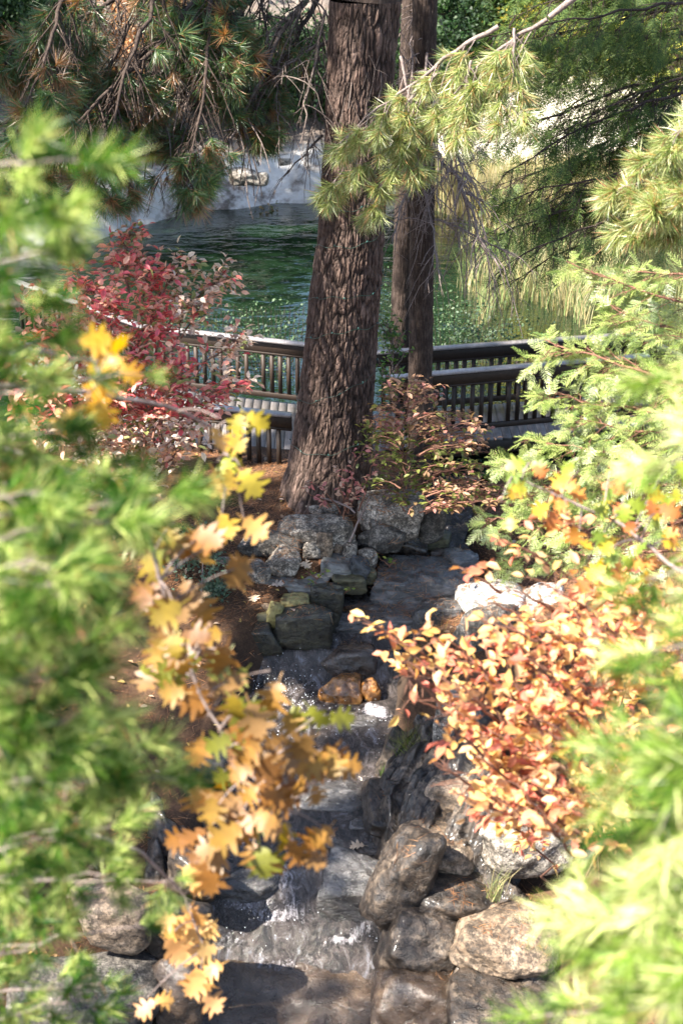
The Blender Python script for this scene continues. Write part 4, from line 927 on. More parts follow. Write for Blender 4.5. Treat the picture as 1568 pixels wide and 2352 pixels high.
# ------------------------------------------------------------------ broad leaved shrubs
def shrub(name, label, stems, leafcols, size, seed, n_per, limit=300, cat='shrub', flat=.6, spread=.18, colfn=None, group=None, stem_mat=M_TWIGR, r0=.012, leafname='leaf', sjit=.25, temps=None, twist=.6, thin=None):
    """stems: list of (s, e) world points"""
    r = np.random.default_rng(seed); base = np.asarray(stems[0][0])
    t = empty(name, tuple(base), label, cat, group)
    te, tf_ = t_ellip(); PP = []; DD = []; mb = MB()
    for s, e in stems:
        s = np.asarray(s); e = np.asarray(e); L = np.linalg.norm(e - s); c = wobble(bez(s, (s + e) / 2 + np.array([0, 0, .12 * L]), e, 10), .02 * L, r)
        v, f = tube(c, np.linspace(r0, r0 * .3, 10), 5); mb.add(v, f)
        m = max(2, int(n_per * L / .5))
        for k in range(m):
            i = r.integers(2, 9) if L > .6 else r.integers(1, 9)
            p = c[i] + (c[i + 1 if i < 9 else 9] - c[i]) * r.random(); d = norm(c[min(9, i + 1)] - c[i - 1])
            dv = norm(d * .5 + r.normal(0, 1, 3) * np.array([1, 1, 1 - flat])); l_ = spread * r.uniform(.4, 1.3)
            q = p + dv * l_; v, f = tube(np.array([p, (p + q) / 2 + [0, 0, .01], q]), [r0 * .3, r0 * .25, r0 * .15], 3); mb.add(v, f)
            for z in range(3):
                PP.append(p + dv * l_ * (.5 + .25 * z) + r.normal(0, .012, 3)); DD.append(norm(dv * .6 + r.normal(0, .8, 3) * np.array([1, 1, .4]) + [0, 0, -.15]))
    part('stems', mb.mesh('stems', True), stem_mat, t)
    PP = np.array(PP); DD = np.array(DD)
    if thin is not None:
        u, v, d_ = proj(PP); kk = ~(thin(u, v) & (r.random(len(u)) < .85)); PP = PP[kk]; DD = DD[kk]
    nc = len(leafcols)
    if temps is None: temps = [(te, tf_, np.tile(np.array(c_), (len(te), 1)) * (1 + .12 * np.array([[0], [1], [1], [-1], [1], [1], [-1], [-1]]))) for c_ in leafcols]
    up = np.array([0, 0, 1.]); roll = up + r.normal(0, twist, PP.shape)
    x = norm(DD); y = norm(np.cross(roll, x)); zz = np.cross(x, y); rot = np.stack([x, y, zz], -1)
    tid = colfn(PP, r) if colfn else r.integers(0, nc, len(PP))
    scatter(t, leafname, 'leaves', temps, PP, rot, size * r.uniform(1 - sjit, 1 + sjit, len(PP)), M_LEAF, tid, limit)
    return t

PINK = [(.72, .2, .17), (.75, .34, .26), (.66, .13, .15), (.72, .42, .3), (.72, .58, .44), (.66, .54, .45), (.24, .26, .09)]
r = np.random.default_rng(61)
st = []; b0 = G(330, 1250, -.3); 
for u1, v1, d1 in [(160, 600, 15.5), (210, 640, 15.3), (300, 570, 15.8), (340, 600, 16), (400, 620, 16), (480, 650, 16.2), (520, 620, 16.4), (300, 540, 16), (440, 600, 16.2), (250, 700, 15.3), (360, 690, 15.6), (420, 700, 15.8), (560, 770, 16.2), (300, 800, 15.2), (400, 800, 15.5),
                   (560, 870, 16), (420, 900, 15.4), (350, 930, 15.2), (460, 960, 15.4), (300, 860, 15), (400, 860, 15.2), (220, 780, 15), (180, 720, 15), (60, 700, 14.6), (110, 760, 14.8), (40, 800, 14.6), (90, 860, 14.8), (150, 900, 15), (60, 950, 14.6), (140, 990, 15), (200, 950, 15), (170, 820, 15), (20, 880, 14.6), (250, 1000, 15.2), (490, 900, 15.6), (330, 740, 15.5), (440, 1010, 15.8)]:
    e = P(u1, v1, d1); s = P(u1 * .55 + 130, v1 + r.uniform(60, 160), d1 - .3); st.append((s, e))
for u1 in (200, 300, 420): st.append((b0, P(u1 * .6 + 130, 850, 15.2)))
def pinkc(PP, r):
    u, v, d = proj(PP); q = np.where((u > 380 + .12 * (v - 560)) & (v < 800), 1, 0) | np.where((u > 470) & (v > 760) & (v < 880), 1, 0) | np.where(v > 960, 1, 0)
    return np.where(r.random(len(u)) < .12, 6, np.where((q == 1) & (r.random(len(u)) < .85), r.choice([3, 4, 5], len(u)), r.choice([0, 1, 2, 3], len(u))))
shrub('pink_dogwood', 'pink and cream leaved dogwood shrub in front of the left railing', st, PINK, .105, 62, 28, 300, spread=.26, colfn=pinkc, twist=.4)

BRZ = [(.13, .16, .03), (.18, .2, .045), (.25, .24, .06), (.33, .19, .10), (.42, .25, .16), (.36, .15, .12), (.26, .17, .08)]
st = []; b0 = G(930, 1150, -.05)
for k in range(130):
    lv = r.uniform(0, 1); v1 = 880 + 290 * lv; hw = np.interp(lv, [0, .3, .6, 1], [60, 150, 180, 160]); uc = np.interp(lv, [0, .5, 1], [930, 960, 1000])
    u1 = uc + r.uniform(-1, 1) * hw; u1 = max(u1, 858); d1 = r.uniform(17.2, 18.8)
    e = P(u1, v1, d1); s = P(935 + (u1 - 935) * .3, v1 + 15, d1 + .1 * r.normal()); st.append((s, e))
st = [(b0, P(935, 960, 18.2)), (b0, P(930, 880, 18.2))] + st
def brz(PP, r):
    u, v, d = proj(PP); topm = v < 990 + .25 * (u - 900); lowr = (v > 1070) & (u > 980)
    return np.where(topm, r.choice([2, 3, 4, 5, 6, 3, 4], len(u)), np.where(lowr, r.choice([0, 1, 3, 4, 5, 6], len(u)), r.choice([0, 1, 2, 0, 1, 6], len(u))))
shrub('bronze_dogwood', 'bronze and olive leaved shrub right of the big pine before the railing', st, BRZ, .088, 64, 8, 300, flat=.92, spread=.22, colfn=brz, twist=.25)
st = []
for u0, v0, u1, v1 in [(800, 1180, 770, 1090), (780, 1180, 720, 1110), (800, 1180, 830, 1110), (760, 1170, 700, 1130), (820, 1170, 860, 1060), (790, 1190, 800, 1120), (800, 1150, 840, 1020)]:
    st.append((P(u0, v0, 17.9), P(u1, v1, 17.5)))
shrub('pink_sprig', 'small pink leaved sprigs growing at the foot of the big pine', st, [(.5, .22, .18), (.45, .16, .15), (.5, .33, .24)], .08, 65, 5, 120, spread=.12)
st = []
for k in range(20):
    u1 = r.uniform(862, 935); v1 = r.uniform(720, 900); st.append((P(900, v1 + 50, 19.9), P(u1, v1, 19.6)))
shrub('green_vine', 'leafy green vine climbing between the big pine and the slim one', st, [(.05, .12, .02), (.09, .18, .03), (.14, .22, .05)], .07, 66, 8, 150, spread=.12, cat='vine', stem_mat=M_TWIG)

# orange shrub on the right
ORG = [(.62, .36, .12), (.6, .3, .12), (.56, .22, .12), (.64, .43, .15), (.6, .38, .2), (.5, .15, .1)]
st = []
for k in range(135):
    t = r.random() ** .9; v1 = 1340 + 520 * t; u1 = r.uniform(np.interp(t, [0, .3, .6, 1], [1090, 890, 930, 1050]), 1540 - 160 * t); d1 = r.uniform(8.2, 9.8)
    st.append((P(u1 + 90 + 60 * r.random(), v1 + r.uniform(40, 120), d1), P(u1, v1, d1 - .2)))
for u1, v1 in [(830, 1430), (880, 1460), (920, 1520), (1040, 1300), (1110, 1380), (1160, 1350), (1240, 1340), (1280, 1310), (1150, 1240), (1210, 1160), (1290, 1200)]:
    st.append((P(u1 + 110, v1 + 60, 9.2), P(u1, v1, 9)))
b0 = G(1330, 2050, -1.0); st = [(b0, P(1300, 1500, 9)), (b0, P(1200, 1650, 9)), (b0, P(1370, 1350, 9))] + st
shrub('orange_dogwood', 'orange and red leaved dogwood over the right stream bank', st, ORG, .095, 68, 6, 300, flat=.35, spread=.16, thin=lambda u, v: ((u > 1050) & (u < 1300) & (v > 1325) & (v < 1415)) | ((u < 1010) & (v > 1540)) | ((u < 1080) & (v > 1740)))

OAKS = [t_oak(s) for s in range(6)]
def oak_temps(cols):
    return [(OAKS[k % 6][0], OAKS[k % 6][1], np.tile(np.array(c_), (len(OAKS[0][0]), 1)) * (1 + .25 * rng.normal(0, .4, (len(OAKS[0][0]), 1)))) for k, c_ in enumerate(cols)]
def oak_sprigs(name, label, spots, cols, size, seed, cat='branch', base=None, d=6.0, wps=None, limit=300, faces=.5, nk=.72):
    r = np.random.default_rng(seed); t = empty(name, tuple(P(*wps[0])), label, cat)
    mb = MB(); w = np.array([P(*q) for q in wps]); 
    s_ = np.linspace(0, 1, 24); tt = np.linspace(0, 1, len(w)); c = np.stack([np.interp(s_, tt, w[:, k]) for k in range(3)], -1)
    v, f = tube(wobble(c, .004, r), np.linspace(.014, .004, 24), 6); mb.add(v, f)
    PP = []; DD = []
    for (u, v_, n, rad) in spots:
        dd_ = d + r.normal(0, .18)
        q = P(u, v_, dd_); k = np.argmin(np.linalg.norm(c - q, axis=1)); vv_, ff_ = tube(bez(c[k], (c[k] + q) / 2 + [0, 0, .05], q, 6), np.linspace(.006, .003, 6), 4); mb.add(vv_, ff_)
        rad *= 1.25
        for j in range(max(1, int(n * nk + r.random()))):
            a = r.uniform(0, 6.28); rr = rad * math.sqrt(r.random()); PP.append(P(u + rr * math.cos(a), v_ + rr * math.sin(a), dd_ + r.normal(0, .06))); DD.append(norm(RT * r.normal(0, .8) - UP * abs(r.normal(.6, .4)) + FW * r.normal(0, .25)))
    part('branch', mb.mesh('branch', True), M_TWIG, t)
    PP = np.array(PP); DD = norm(np.array(DD)); x = DD; roll = -FW * 1.3 + np.array([0, 0, .3]) + r.normal(0, faces, PP.shape); y = norm(np.cross(roll, x)); z = np.cross(x, y)
    scatter(t, 'leaf', 'leaves', oak_temps(cols), PP, np.stack([x, y, z], -1), size * r.uniform(.75, 1.2, len(PP)), M_LEAF, None, limit)
OC = [(.24, .12, .02), (.22, .095, .016), (.21, .115, .035), (.25, .145, .02), (.18, .08, .022), (.23, .16, .016), (.15, .155, .018), (.22, .12, .04)]  # ochres darkened in place of the shade on these leaves
oak_sprigs('oak_branch', 'orange lobed oak leaves hanging over the stream at left centre', [(330, 1190, 4, 30), (400, 1200, 5, 45), (450, 1240, 4, 35), (500, 1250, 3, 25), (560, 1300, 2, 20), (360, 1330, 4, 35), (400, 1390, 5, 40), (430, 1360, 3, 25), (350, 1270, 3, 30),
    (400, 1450, 3, 30), (350, 1500, 6, 45), (420, 1500, 5, 40), (480, 1460, 4, 30), (530, 1500, 4, 35), (400, 1560, 5, 40), (450, 1590, 3, 35), (560, 1560, 3, 30), (590, 1590, 3, 25), (620, 1540, 2, 25),
    (540, 1640, 5, 40), (510, 1700, 6, 45), (560, 1720, 5, 40), (600, 1690, 4, 30), (680, 1620, 3, 30), (720, 1650, 3, 30), (700, 1700, 4, 30), (740, 1720, 3, 30), (660, 1720, 4, 30), (560, 1790, 5, 40), (620, 1800, 4, 35), (500, 1790, 4, 40),
    (640, 1860, 3, 30), (560, 1860, 5, 40), (500, 1850, 4, 35), (680, 1790, 3, 30), (730, 1820, 3, 25), (740, 1900, 2, 20), (600, 1900, 4, 35), (540, 1930, 4, 30), (620, 1940, 4, 35), (680, 1950, 3, 30), (480, 1900, 4, 40), (470, 1960, 3, 25), (740, 1700, 2, 30), (770, 1770, 2, 25)],
    OC, .15, 71, d=6.6, wps=[(-80, 1000, 5.8), (150, 1080, 6.0), (330, 1200, 6.3), (390, 1420, 6.5), (460, 1620, 6.6), (560, 1760, 6.6), (640, 1860, 6.6)])
oak_sprigs('oak_branch', 'yellow green oak leaves catching sun before the left railing', [(500, 960, 2, 25), (540, 970, 2, 30), (520, 1030, 3, 30), (550, 1070, 3, 30), (500, 1060, 2, 20), (560, 1190, 1, 10), (510, 1180, 1, 10)],
    [(.32, .25, .02), (.27, .29, .025), (.38, .25, .03), (.36, .2, .05)], .14, 72, d=7.0, wps=[(-60, 880, 6), (200, 900, 6.4), (400, 940, 6.8), (500, 990, 7), (530, 1060, 7)])
oak_sprigs('oak_branch', 'orange yellow oak leaf cluster blurred among the upper left pine', [(220, 800, 4, 35), (250, 830, 4, 30), (190, 850, 2, 20), (230, 900, 2, 25), (270, 860, 3, 30), (200, 920, 2, 25)],
    [(.5, .25, .02), (.5, .3, .025), (.42, .19, .03)], .12, 73, d=5.4, wps=[(-60, 800, 5), (100, 800, 5.2), (220, 830, 5.4), (240, 880, 5.4)])
oak_sprigs('oak_branch', 'brown drooping oak leaves low at the left stream edge', [(440, 2030, 5, 35), (430, 2080, 5, 30), (470, 2110, 4, 30), (440, 2180, 5, 40), (480, 2200, 4, 35), (340, 2290, 3, 25), (400, 2140, 3, 30), (460, 2250, 3, 30)],
    [(.5, .28, .08), (.42, .22, .07), (.36, .19, .07), (.5, .32, .12)], .15, 74, d=7.6, wps=[(150, 1900, 7), (330, 1960, 7.3), (430, 2060, 7.6), (470, 2180, 7.6)])
oak_sprigs('oak_branch', 'yellow green and orange oak foliage at the right under the cedar', [(1190, 1080, 4, 30), (1170, 1110, 4, 30), (1220, 1060, 4, 30), (1150, 1150, 4, 35), (1330, 1080, 3, 40), (1400, 1080, 6, 50), (1460, 1110, 6, 50), (1520, 1090, 6, 50), (1500, 1180, 8, 60), (1430, 1190, 7, 50), (1380, 1160, 5, 40),
    (1540, 1240, 6, 50), (1470, 1260, 6, 50), (1550, 1330, 5, 50), (1400, 1260, 5, 40), (1330, 1220, 4, 40), (1300, 1160, 4, 35), (1270, 1120, 4, 30), (1340, 1300, 4, 40), (1540, 1160, 5, 40)],
    [(.22, .28, .03), (.34, .33, .03), (.45, .3, .03), (.46, .2, .04), (.14, .21, .03), (.4, .14, .04)], .11, 75, d=8.0, wps=[(1700, 1400, 7.6), (1540, 1300, 7.8), (1420, 1200, 8), (1280, 1140, 8), (1180, 1090, 8)])

# ------------------------------------------------------------------ near blurred conifers
NG = ((.02, .075, .008), (.10, .19, .022), (.5, .57, .18), (.3, .16, .06))
tuftN = [needle_tuft(84, 1, .025, (12, 72), .8, 80 + s, NG, pr, .05) for s, pr in enumerate([(.72, .24, .02, .02), (.6, .32, .04, .04), (.3, .55, .12, .03), (.12, .4, .46, .02), (.05, .3, .63, .02)])]  # dark to pale tufts put highlights and inner shade into the colour
near_left = empty('near_left_pine', tuple(P(-900, 1500, 4.5)), 'bright green blurred pine filling the left edge nearest the viewer', 'tree')
sp_ = []
for u1, v1, d1, ntw, twl in [(200, 370, 4.0, 6, .14), (150, 470, 4.0, 6, .14), (110, 580, 4.2, 8, .16), (80, 700, 4.6, 6, .14), (400, 860, 5.0, 3, .09), (60, 880, 4.6, 7, .18), (110, 790, 4.6, 5, .15),
                             (220, 990, 4.8, 7, .18), (450, 1140, 4.6, 9, .16), (360, 1080, 4.8, 8, .18), (330, 1200, 4.4, 9, .2), (180, 1130, 4.2, 8, .2), (280, 1330, 4.2, 9, .2), (310, 1440, 4.4, 9, .2), (120, 1300, 4.0, 8, .2), (190, 1560, 4.2, 9, .2),
                             (230, 1660, 4.2, 9, .2), (380, 1710, 4.8, 8, .17), (480, 1790, 4.8, 7, .14), (300, 1790, 4.6, 8, .18), (120, 1740, 4.2, 8, .2), (330, 1900, 5.4, 9, .18), (200, 1920, 4.8, 8, .2), (270, 2010, 5.6, 8, .18), (60, 2000, 5.2, 6, .18), (120, 2160, 5.6, 7, .18), (250, 2290, 6.2, 6, .16), (60, 2290, 5.8, 6, .18), (330, 2130, 6.2, 5, .15), (230, 2260, 6.4, 4, .15), (400, 2020, 6.0, 4, .12), (60, 1460, 4.2, 8, .2)]:
    u1 = u1 - 75 * (u1 > 150) * (400 < v1 < 2000)
    s = P(-260, v1 + random.uniform(40, 160), d1 + .2); sp_.append((s, P(u1, v1, d1), .06, .012, ntw, twl))
tree_with_boughs(near_left, sp_, tuftN, 'needle_tuft', 'needles', M_NEAR, .112, 81, M_TWIG, sjit=.35, droop=.12, sub=1, limit=300, start=.25)
v, f = tube(np.array([P(-700, 3600, 5.5), P(-500, 2200, 4.8), P(-330, 1300, 4.4), P(-260, 300, 4.2)]), [.14, .1, .06, .03], 10); part('trunk', mesh_np('trunk', v, f, None, True), M_BARK2, near_left)

near_right = empty('near_right_conifer', tuple(P(2300, 2000, 4.5)), 'pale green blurred conifer at the lower right nearest the viewer', 'tree')
sp_ = []
for u1, v1, d1, ntw, twl in [(1480, 1330, 5, 3, .12), (1500, 1500, 4.4, 4, .14), (1330, 1690, 4.8, 4, .14), (1370, 1780, 4.2, 6, .17), (1430, 1880, 4, 5, .18), (1270, 2070, 4.8, 4, .14), (1350, 2110, 4.2, 6, .17),
                             (1450, 2010, 4.0, 4, .16), (1320, 2200, 4.2, 6, .17), (1260, 2310, 4.6, 6, .17), (1420, 2320, 4.0, 6, .18), (1150, 2335, 5, 4, .13), (1530, 1060, 4.6, 3, .1), (1510, 1700, 4.0, 5, .16), (1530, 2180, 3.8, 5, .16), (1550, 860, 4.8, 3, .1)]:
    u1 = u1 + 70 * (v1 > 1600)
    s = P(1830, v1 - random.uniform(-60, 120), d1 - .1); sp_.append((s, P(u1, v1, d1), .05, .011, ntw, twl))
NG2 = ((.04, .10, .01), (.2, .30, .045), (.63, .66, .29), (.28, .19, .08))
tuftR = [needle_tuft(70, 1, .027, (12, 72), .9, 90 + s, NG2, pr, .05) for s, pr in enumerate([(.75, .22, .01, .02), (.5, .42, .04, .04), (.25, .58, .14, .03), (.1, .4, .48, .02), (.04, .28, .66, .02)])]  # pale tufts paint sunlit highlights, dark ones the shade between
tree_with_boughs(near_right, sp_, tuftR, 'needle_tuft', 'needles', M_NEAR, .125, 83, M_TWIG, sjit=.35, droop=.15, sub=1, limit=300, start=.25)
v, f = tube(np.array([P(2300, 3600, 5.5), P(2000, 2300, 4.8), P(1830, 1300, 4.5), P(1820, 700, 4.4)]), [.14, .1, .06, .03], 10); part('trunk', mesh_np('trunk', v, f, None, True), M_BARK2, near_right)

# ------------------------------------------------------------------ background: clouds of leaves
TRI = np.array([[0, 0, 0], [.5, .32, .06], [1, 0, 0], [.5, -.32, .06]]); TRF = np.array([[0, 1, 2], [0, 2, 3]])
def cloud_np(r, cen, rad, n, size, cols, clumps=26, tight=.28, hollow=.55):
    d = norm(r.normal(size=(clumps, 3))) * r.uniform(hollow, 1, (clumps, 1)); cc = np.asarray(cen) + d * np.asarray(rad)
    k = r.integers(0, clumps, n); sgm = tight * float(np.mean(rad)); pos = cc[k] + r.normal(0, 1, (n, 3)) * sgm * r.uniform(.5, 1.3, (n, 1)) * [1, 1, .75]
    rot = rand_basis(r.normal(size=(n, 3)), r); s = size * r.uniform(.6, 1.4, n)
    V = np.einsum('nij,vj->nvi', rot * s[:, None, None], TRI) + pos[:, None, :]
    ccol = np.array(cols)[r.integers(0, len(cols), clumps)][k] * r.uniform(.7, 1.3, (n, 1))
    return V.reshape(-1, 3), (TRF[None] + (np.arange(n) * 4)[:, None, None]).reshape(-1, 3), np.repeat(ccol, 4, 0)
def leafy(name, label, cat, base, clouds, seed, group=None, trunk=None, m_=M_FAR, m_t=M_BARK2):
    r = np.random.default_rng(seed); t = empty(name, tuple(base), label, cat, group); mb = MB()
    for c in clouds: v, f, cc = cloud_np(r, *c); mb.add(v, f, cc)
    part('crown', mb.mesh('crown'), m_, t, 'stuff')
    if trunk:
        mb = MB()
        for pts, rad in trunk: v, f = tube(np.array(pts), rad, 8); mb.add(v, f)
        part('trunk', mb.mesh('trunk', True), m_t, t)
    return t
DKG = [(.02, .05, .018), (.035, .075, .022), (.05, .10, .03)]
r = np.random.default_rng(91)
BG = 'dark bushes and trees along the far left bank'
bgl = ['green bush right of the slim pine top', 'green bush behind the sunlit pine bough', 'green bush at the head of the bank beneath the cedar tips', 'blue green shrub mass at the far left behind the pine needles', 'dark bush left of the orange autumn patch', 'deep green bush beyond the far bank, left of centre', 'dark tree beyond the bank between the hanging branches',
       'shady bush behind the bare twigs', 'low dark bush just left of the big trunk top', 'green bush at the top of the far bank by the trunk', 'darkest bush at the head of the bank']
DKS = [(2.9, 44.6, 1.3, 3.4), (4.2, 46, 1.5, 3.6), (3.6, 48, 1.6, 4.5), (-11.5, 36.5, 1.9, 4.2), (-9.4, 38, 1.7, 3.8), (-8.0, 39.3, 1.4, 3.4), (-4.6, 41.3, 1.5, 3.0), (-3.0, 41.6, 1.5, 2.9), (-1.5, 41.9, 1.4, 2.8), (0, 42.3, 1.4, 2.8), (1.6, 43.0, 1.5, 2.8)]
for k, (x_, y_, rx, h_) in enumerate(DKS):
    z_ = gz(x_, y_); leafy('dark_bush', bgl[k], 'bush', (x_, y_, z_), [((x_, y_, z_ + h_ * .42), (rx, rx, h_ * .48), 9000, .13, DKG, 44, .24)], 300 + k, BG, [([(x_, y_, z_ - .3), (x_ + .1, y_, z_ + h_ * .5), (x_, y_, z_ + h_ * .8)], [.16, .12, .04])])
for k, (x_, y_, rx, h_, lb) in enumerate([(-11, 47, 3.2, 9.5, 'tall dark tree at the far left beyond the bank bushes'), (-7.6, 50, 1.5, 9, 'tall dark tree behind the autumn shrub'), (-3.4, 56, .9, 7, 'slender dark tree beyond the bank left of the big trunk'), (3.2, 55, 1.5, 8, 'dark tree far behind the slim yellow one'), (9, 54, 3, 9, 'dark tree far behind the golden trees')]):
    z_ = gz(x_, y_); leafy('dark_tree', lb, 'tree', (x_, y_, z_), [((x_, y_, z_ + h_ * .52), (rx, rx, h_ * .48), 12000, .2, DKG, 46, .22)], 320 + k, 'tall dark trees beyond the pond', [([(x_, y_, z_ - .3), (x_ + .1, y_, z_ + h_ * .5), (x_, y_, z_ + h_ * .9)], [.3, .2, .05])])
z_ = gz(-6.0, 39.2)
leafy('autumn_shrub', 'peach and orange sunlit autumn shrub beyond the far bank, upper left', 'shrub', (-6.0, 39.2, z_), [((-6.0, 39.2, z_ + 1.9), (.9, .8, 1.4), 2600, .13, [(.6, .34, .18), (.62, .45, .3), (.5, .25, .1), (.55, .5, .4)], 22, .3)], 320, None, [([(-6.0, 39.2, z_ - .2), (-6.0, 39.2, z_ + 2)], [.07, .03])])
YL = [(.55, .47, .09), (.42, .46, .09), (.6, .5, .15), (.28, .36, .07)]
BY = 'yellow lit trees beyond the right end of the pond'
for k, (x_, y_, rx, h_) in enumerate([(5.0, 48.5, 1.2, 4.5), (6.4, 45, 1.6, 6), (7.4, 44.5, 2.2, 7), (9.8, 43.5, 2.2, 6.5), (12, 42, 2.4, 6.5), (6.3, 48, 2.4, 9), (10.5, 47, 2.4, 9)]):
    z_ = gz(x_, y_); leafy('yellow_tree', ['slim yellow green tree glimpsed right of the pine trunks', 'yellow tree glowing behind the left part of the cedar', 'golden tree glowing behind the middle of the cedar', 'yellow tree behind the right part of the cedar', 'yellow green tree at the far right edge', 'tall golden tree farthest back behind the cedar', 'tall yellow tree farthest back at the right'][k],
        'tree', (x_, y_, z_), [((x_, y_, z_ + h_ * .5), (rx, rx, h_ * .5), 6000, .15, YL if k % 3 else YL + [(.2, .3, .05)], 34, .25)], 330 + k, BY, [([(x_, y_, z_ - .3), (x_, y_, z_ + h_ * .7)], [.14, .05])])
# willow like plants growing at the pond edge beyond the railings
WG = [(.05, .10, .04), (.08, .13, .06), (.12, .18, .09), (.07, .11, .07)]
for k, (u_, v_, y_, rx, h_, n_, lb) in enumerate([(560, 760, 24.6, 1.2, 1.3, 4500, 'fine leaved waterside plant left of the big trunk behind the railing'), (440, 720, 25.2, .8, 1.2, 1800, 'thin grassy plant in the pond behind the left railing corner'), (660, 740, 24.2, .9, 1.5, 2600, 'willowy green plant tight against the left of the big trunk'),
                                 (1060, 740, 24.5, 1.1, 1.7, 6500, 'leafy blue green willow right of the slim pine'), (1180, 760, 24.6, .8, 1.1, 3000, 'low green plant behind the right railing'), (890, 700, 25.5, .5, 1.9, 1600, 'green plant seen between the pine trunks')]):
    c = tp(u_, v_, y_); leafy('pond_plant', lb, 'plant', (c[0], y_, POND_Z), [((c[0], y_, POND_Z + h_ * .45), (rx, .9, h_ * .5), n_ // 6, .06, WG, 40, .3, .1)], 350 + k, 'green plants growing at the pond edge', [([(c[0] + dx * rx * .5, y_, -1.2), (c[0] + dx * rx, y_, POND_Z + h_ * .9)], [.007, .003]) for dx in np.linspace(-1, 1, 22)])

for k, (u_, v_, z_, lb) in enumerate([(600, 455, -.3, 'dry brown plant hanging over the far waterline left of the trunk'), (690, 470, -.4, 'brown scrub at the far waterline against the big trunk'), (640, 350, .9, 'small green bush on the soil of the far bank'), (300, 500, -.2, 'thin dry plant on the pale bank at the left')]):
    c = G(u_, v_, z_); z0 = gz(c[0], c[1]); leafy('bank_plant', lb, 'plant', (c[0], c[1], z0), [((c[0], c[1], z0 + .25), (.55, .4, .3), 700, .09, [(.16, .12, .05), (.10, .11, .04), (.22, .15, .07)], 18, .35)], 380 + k, 'small plants on the far bank', [([(c[0], c[1], z0 - .1), (c[0], c[1], z0 + .3)], [.02, .008])])
# golden reeds on the right far shore, plus mid-pond blades standing for their reflections
def blades(r, pts, h, w, cols, lean=.18, segs=3):
    n = len(pts); hh = h * r.uniform(.6, 1.15, n); a = r.uniform(0, 6.28, n); ld = np.stack([np.cos(a), np.sin(a), 0 * a], -1) * (lean * hh * r.uniform(.2, 1.6, n))[:, None]
    s = norm(np.stack([-np.sin(a + 1), np.cos(a + 1), 0 * a], -1)) * w * .5
    mid = pts + ld * .3 + np.stack([0 * hh, 0 * hh, hh * .55], -1); tip = pts + ld + np.stack([0 * hh, 0 * hh, hh], -1)
    v = np.stack([pts - s, pts + s, mid + s * .8, mid - s * .8, tip], 1).reshape(-1, 3); i = np.arange(n)[:, None] * 5
    f = np.concatenate([i + [0, 1, 2], i + [0, 2, 3], i + [3, 2, 4]]); c = np.array(cols)[r.integers(0, len(cols), n)] * r.uniform(.7, 1.3, (n, 1))
    return v, f, np.repeat(c, 5, 0)
n_ = 30000; x_ = r.uniform(2.2, 16, n_); y_ = np.interp(x_, SHX, SHY) - 1.4 + r.uniform(-2.6, 1.2, n_) * np.clip((x_ - 2) / 2, .2, 1) + .4 * np.sin(x_ * 1.3)
pts = np.stack([x_, y_, np.full(n_, POND_Z - .1)], -1)
v, f, c = blades(r, pts, 1.35, .035, [(.46, .38, .2), (.5, .43, .27), (.36, .3, .15), (.28, .32, .13)], .15)
n2_ = 4500; x2 = r.uniform(2.4, 11, n2_); y2 = 27.5 + r.uniform(0, 6, n2_) + 1.2 * np.sin(x2 * 2.1); k2 = fbm(np.stack([x2 * .9, y2 * .5, 0 * x2], -1), 3, 55) > .02; x2 = x2[k2]; y2 = y2[k2]
pts2 = np.stack([x2, y2, np.full(len(x2), POND_Z - .1)], -1); v2_, f2_, c2_ = blades(r, pts2, .95, .022, [(.4, .33, .16), (.4, .37, .2), (.2, .27, .1)], .3)  # blades added in the open pond to imitate golden reflections
mb = MB(); mb.add(v, f, c); mb.add(v2_, f2_, c2_)
o = link('golden_reeds', mb.mesh('golden_reeds'), M_FAR); tag(o, 'golden dry reeds along the far right shore, with thin blades imitating reflections in the pond', 'reeds', None, 'stuff')

# ------------------------------------------------------------------ crowns above the picture that shade the place
def crown_tufts(tree, cen, rad, n, seed, L=.34, hollow=.2, clumps=60, tight=.16):
    r = np.random.default_rng(seed); d = norm(r.normal(size=(clumps, 3))) * r.uniform(hollow, 1, (clumps, 1)); cc = np.asarray(cen) + d * np.asarray(rad)
    k = r.integers(0, clumps, n); pos = cc[k] + r.normal(0, tight * np.mean(rad), (n, 3)); pos = pos[pos[:, 2] > 8.6]; pos = pos[open_to_sun(pos, .26)]
    te = [needle_tuft(34, 1, .05, (5, 85), .5, 400 + seed, GREENS, (.4, .3, .2, .1))]
    rot = rand_basis(r.normal(size=(len(pos), 3)), r)
    scatter(tree, 'needle_tuft', 'crown', te, pos, rot, L * r.uniform(.8, 1.2, len(pos)), M_NEEDLE, None, 0)
crown_tufts(big_pine, (.5, 17.0, 12.5), (4.2, 4.2, 3.6), 1500, 1)
def shade_tree(x_, y_, zt, cen, rad, n, seed, label):  # unseen pine added to cast shade into the view
    z_ = gz(x_, y_); t = empty('shade_pine', (x_, y_, z_), label, 'tree', 'unseen pines added for shade')
    v, f = tube(np.array([(x_, y_, z_ - .4), (x_ + .1, y_, z_ + 5), (x_, y_, zt)]), [.35, .28, .06], 12); part('trunk', mesh_np('trunk', v, f, None, True), M_BARK2, t)
    crown_tufts(t, cen, rad, n, seed); return t
shade_tree(-8.6, 8.5, 18, (-8.3, 9.3, 12), (3.2, 4.4, 3.2), 2300, 2, 'unseen pine added left of the stream to shade the water')
shade_tree(-8.4, 15.5, 18, (-7.6, 15.2, 12.5), (3.6, 3.8, 3.4), 2700, 3, 'unseen pine added left of the boardwalk to shade the trunk')
shade_tree(-13.5, 31, 17, (-10.5, 32, 11.5), (5.4, 6.5, 3.0), 3800, 4, 'unseen pine added left of the pond to shade the far bank')

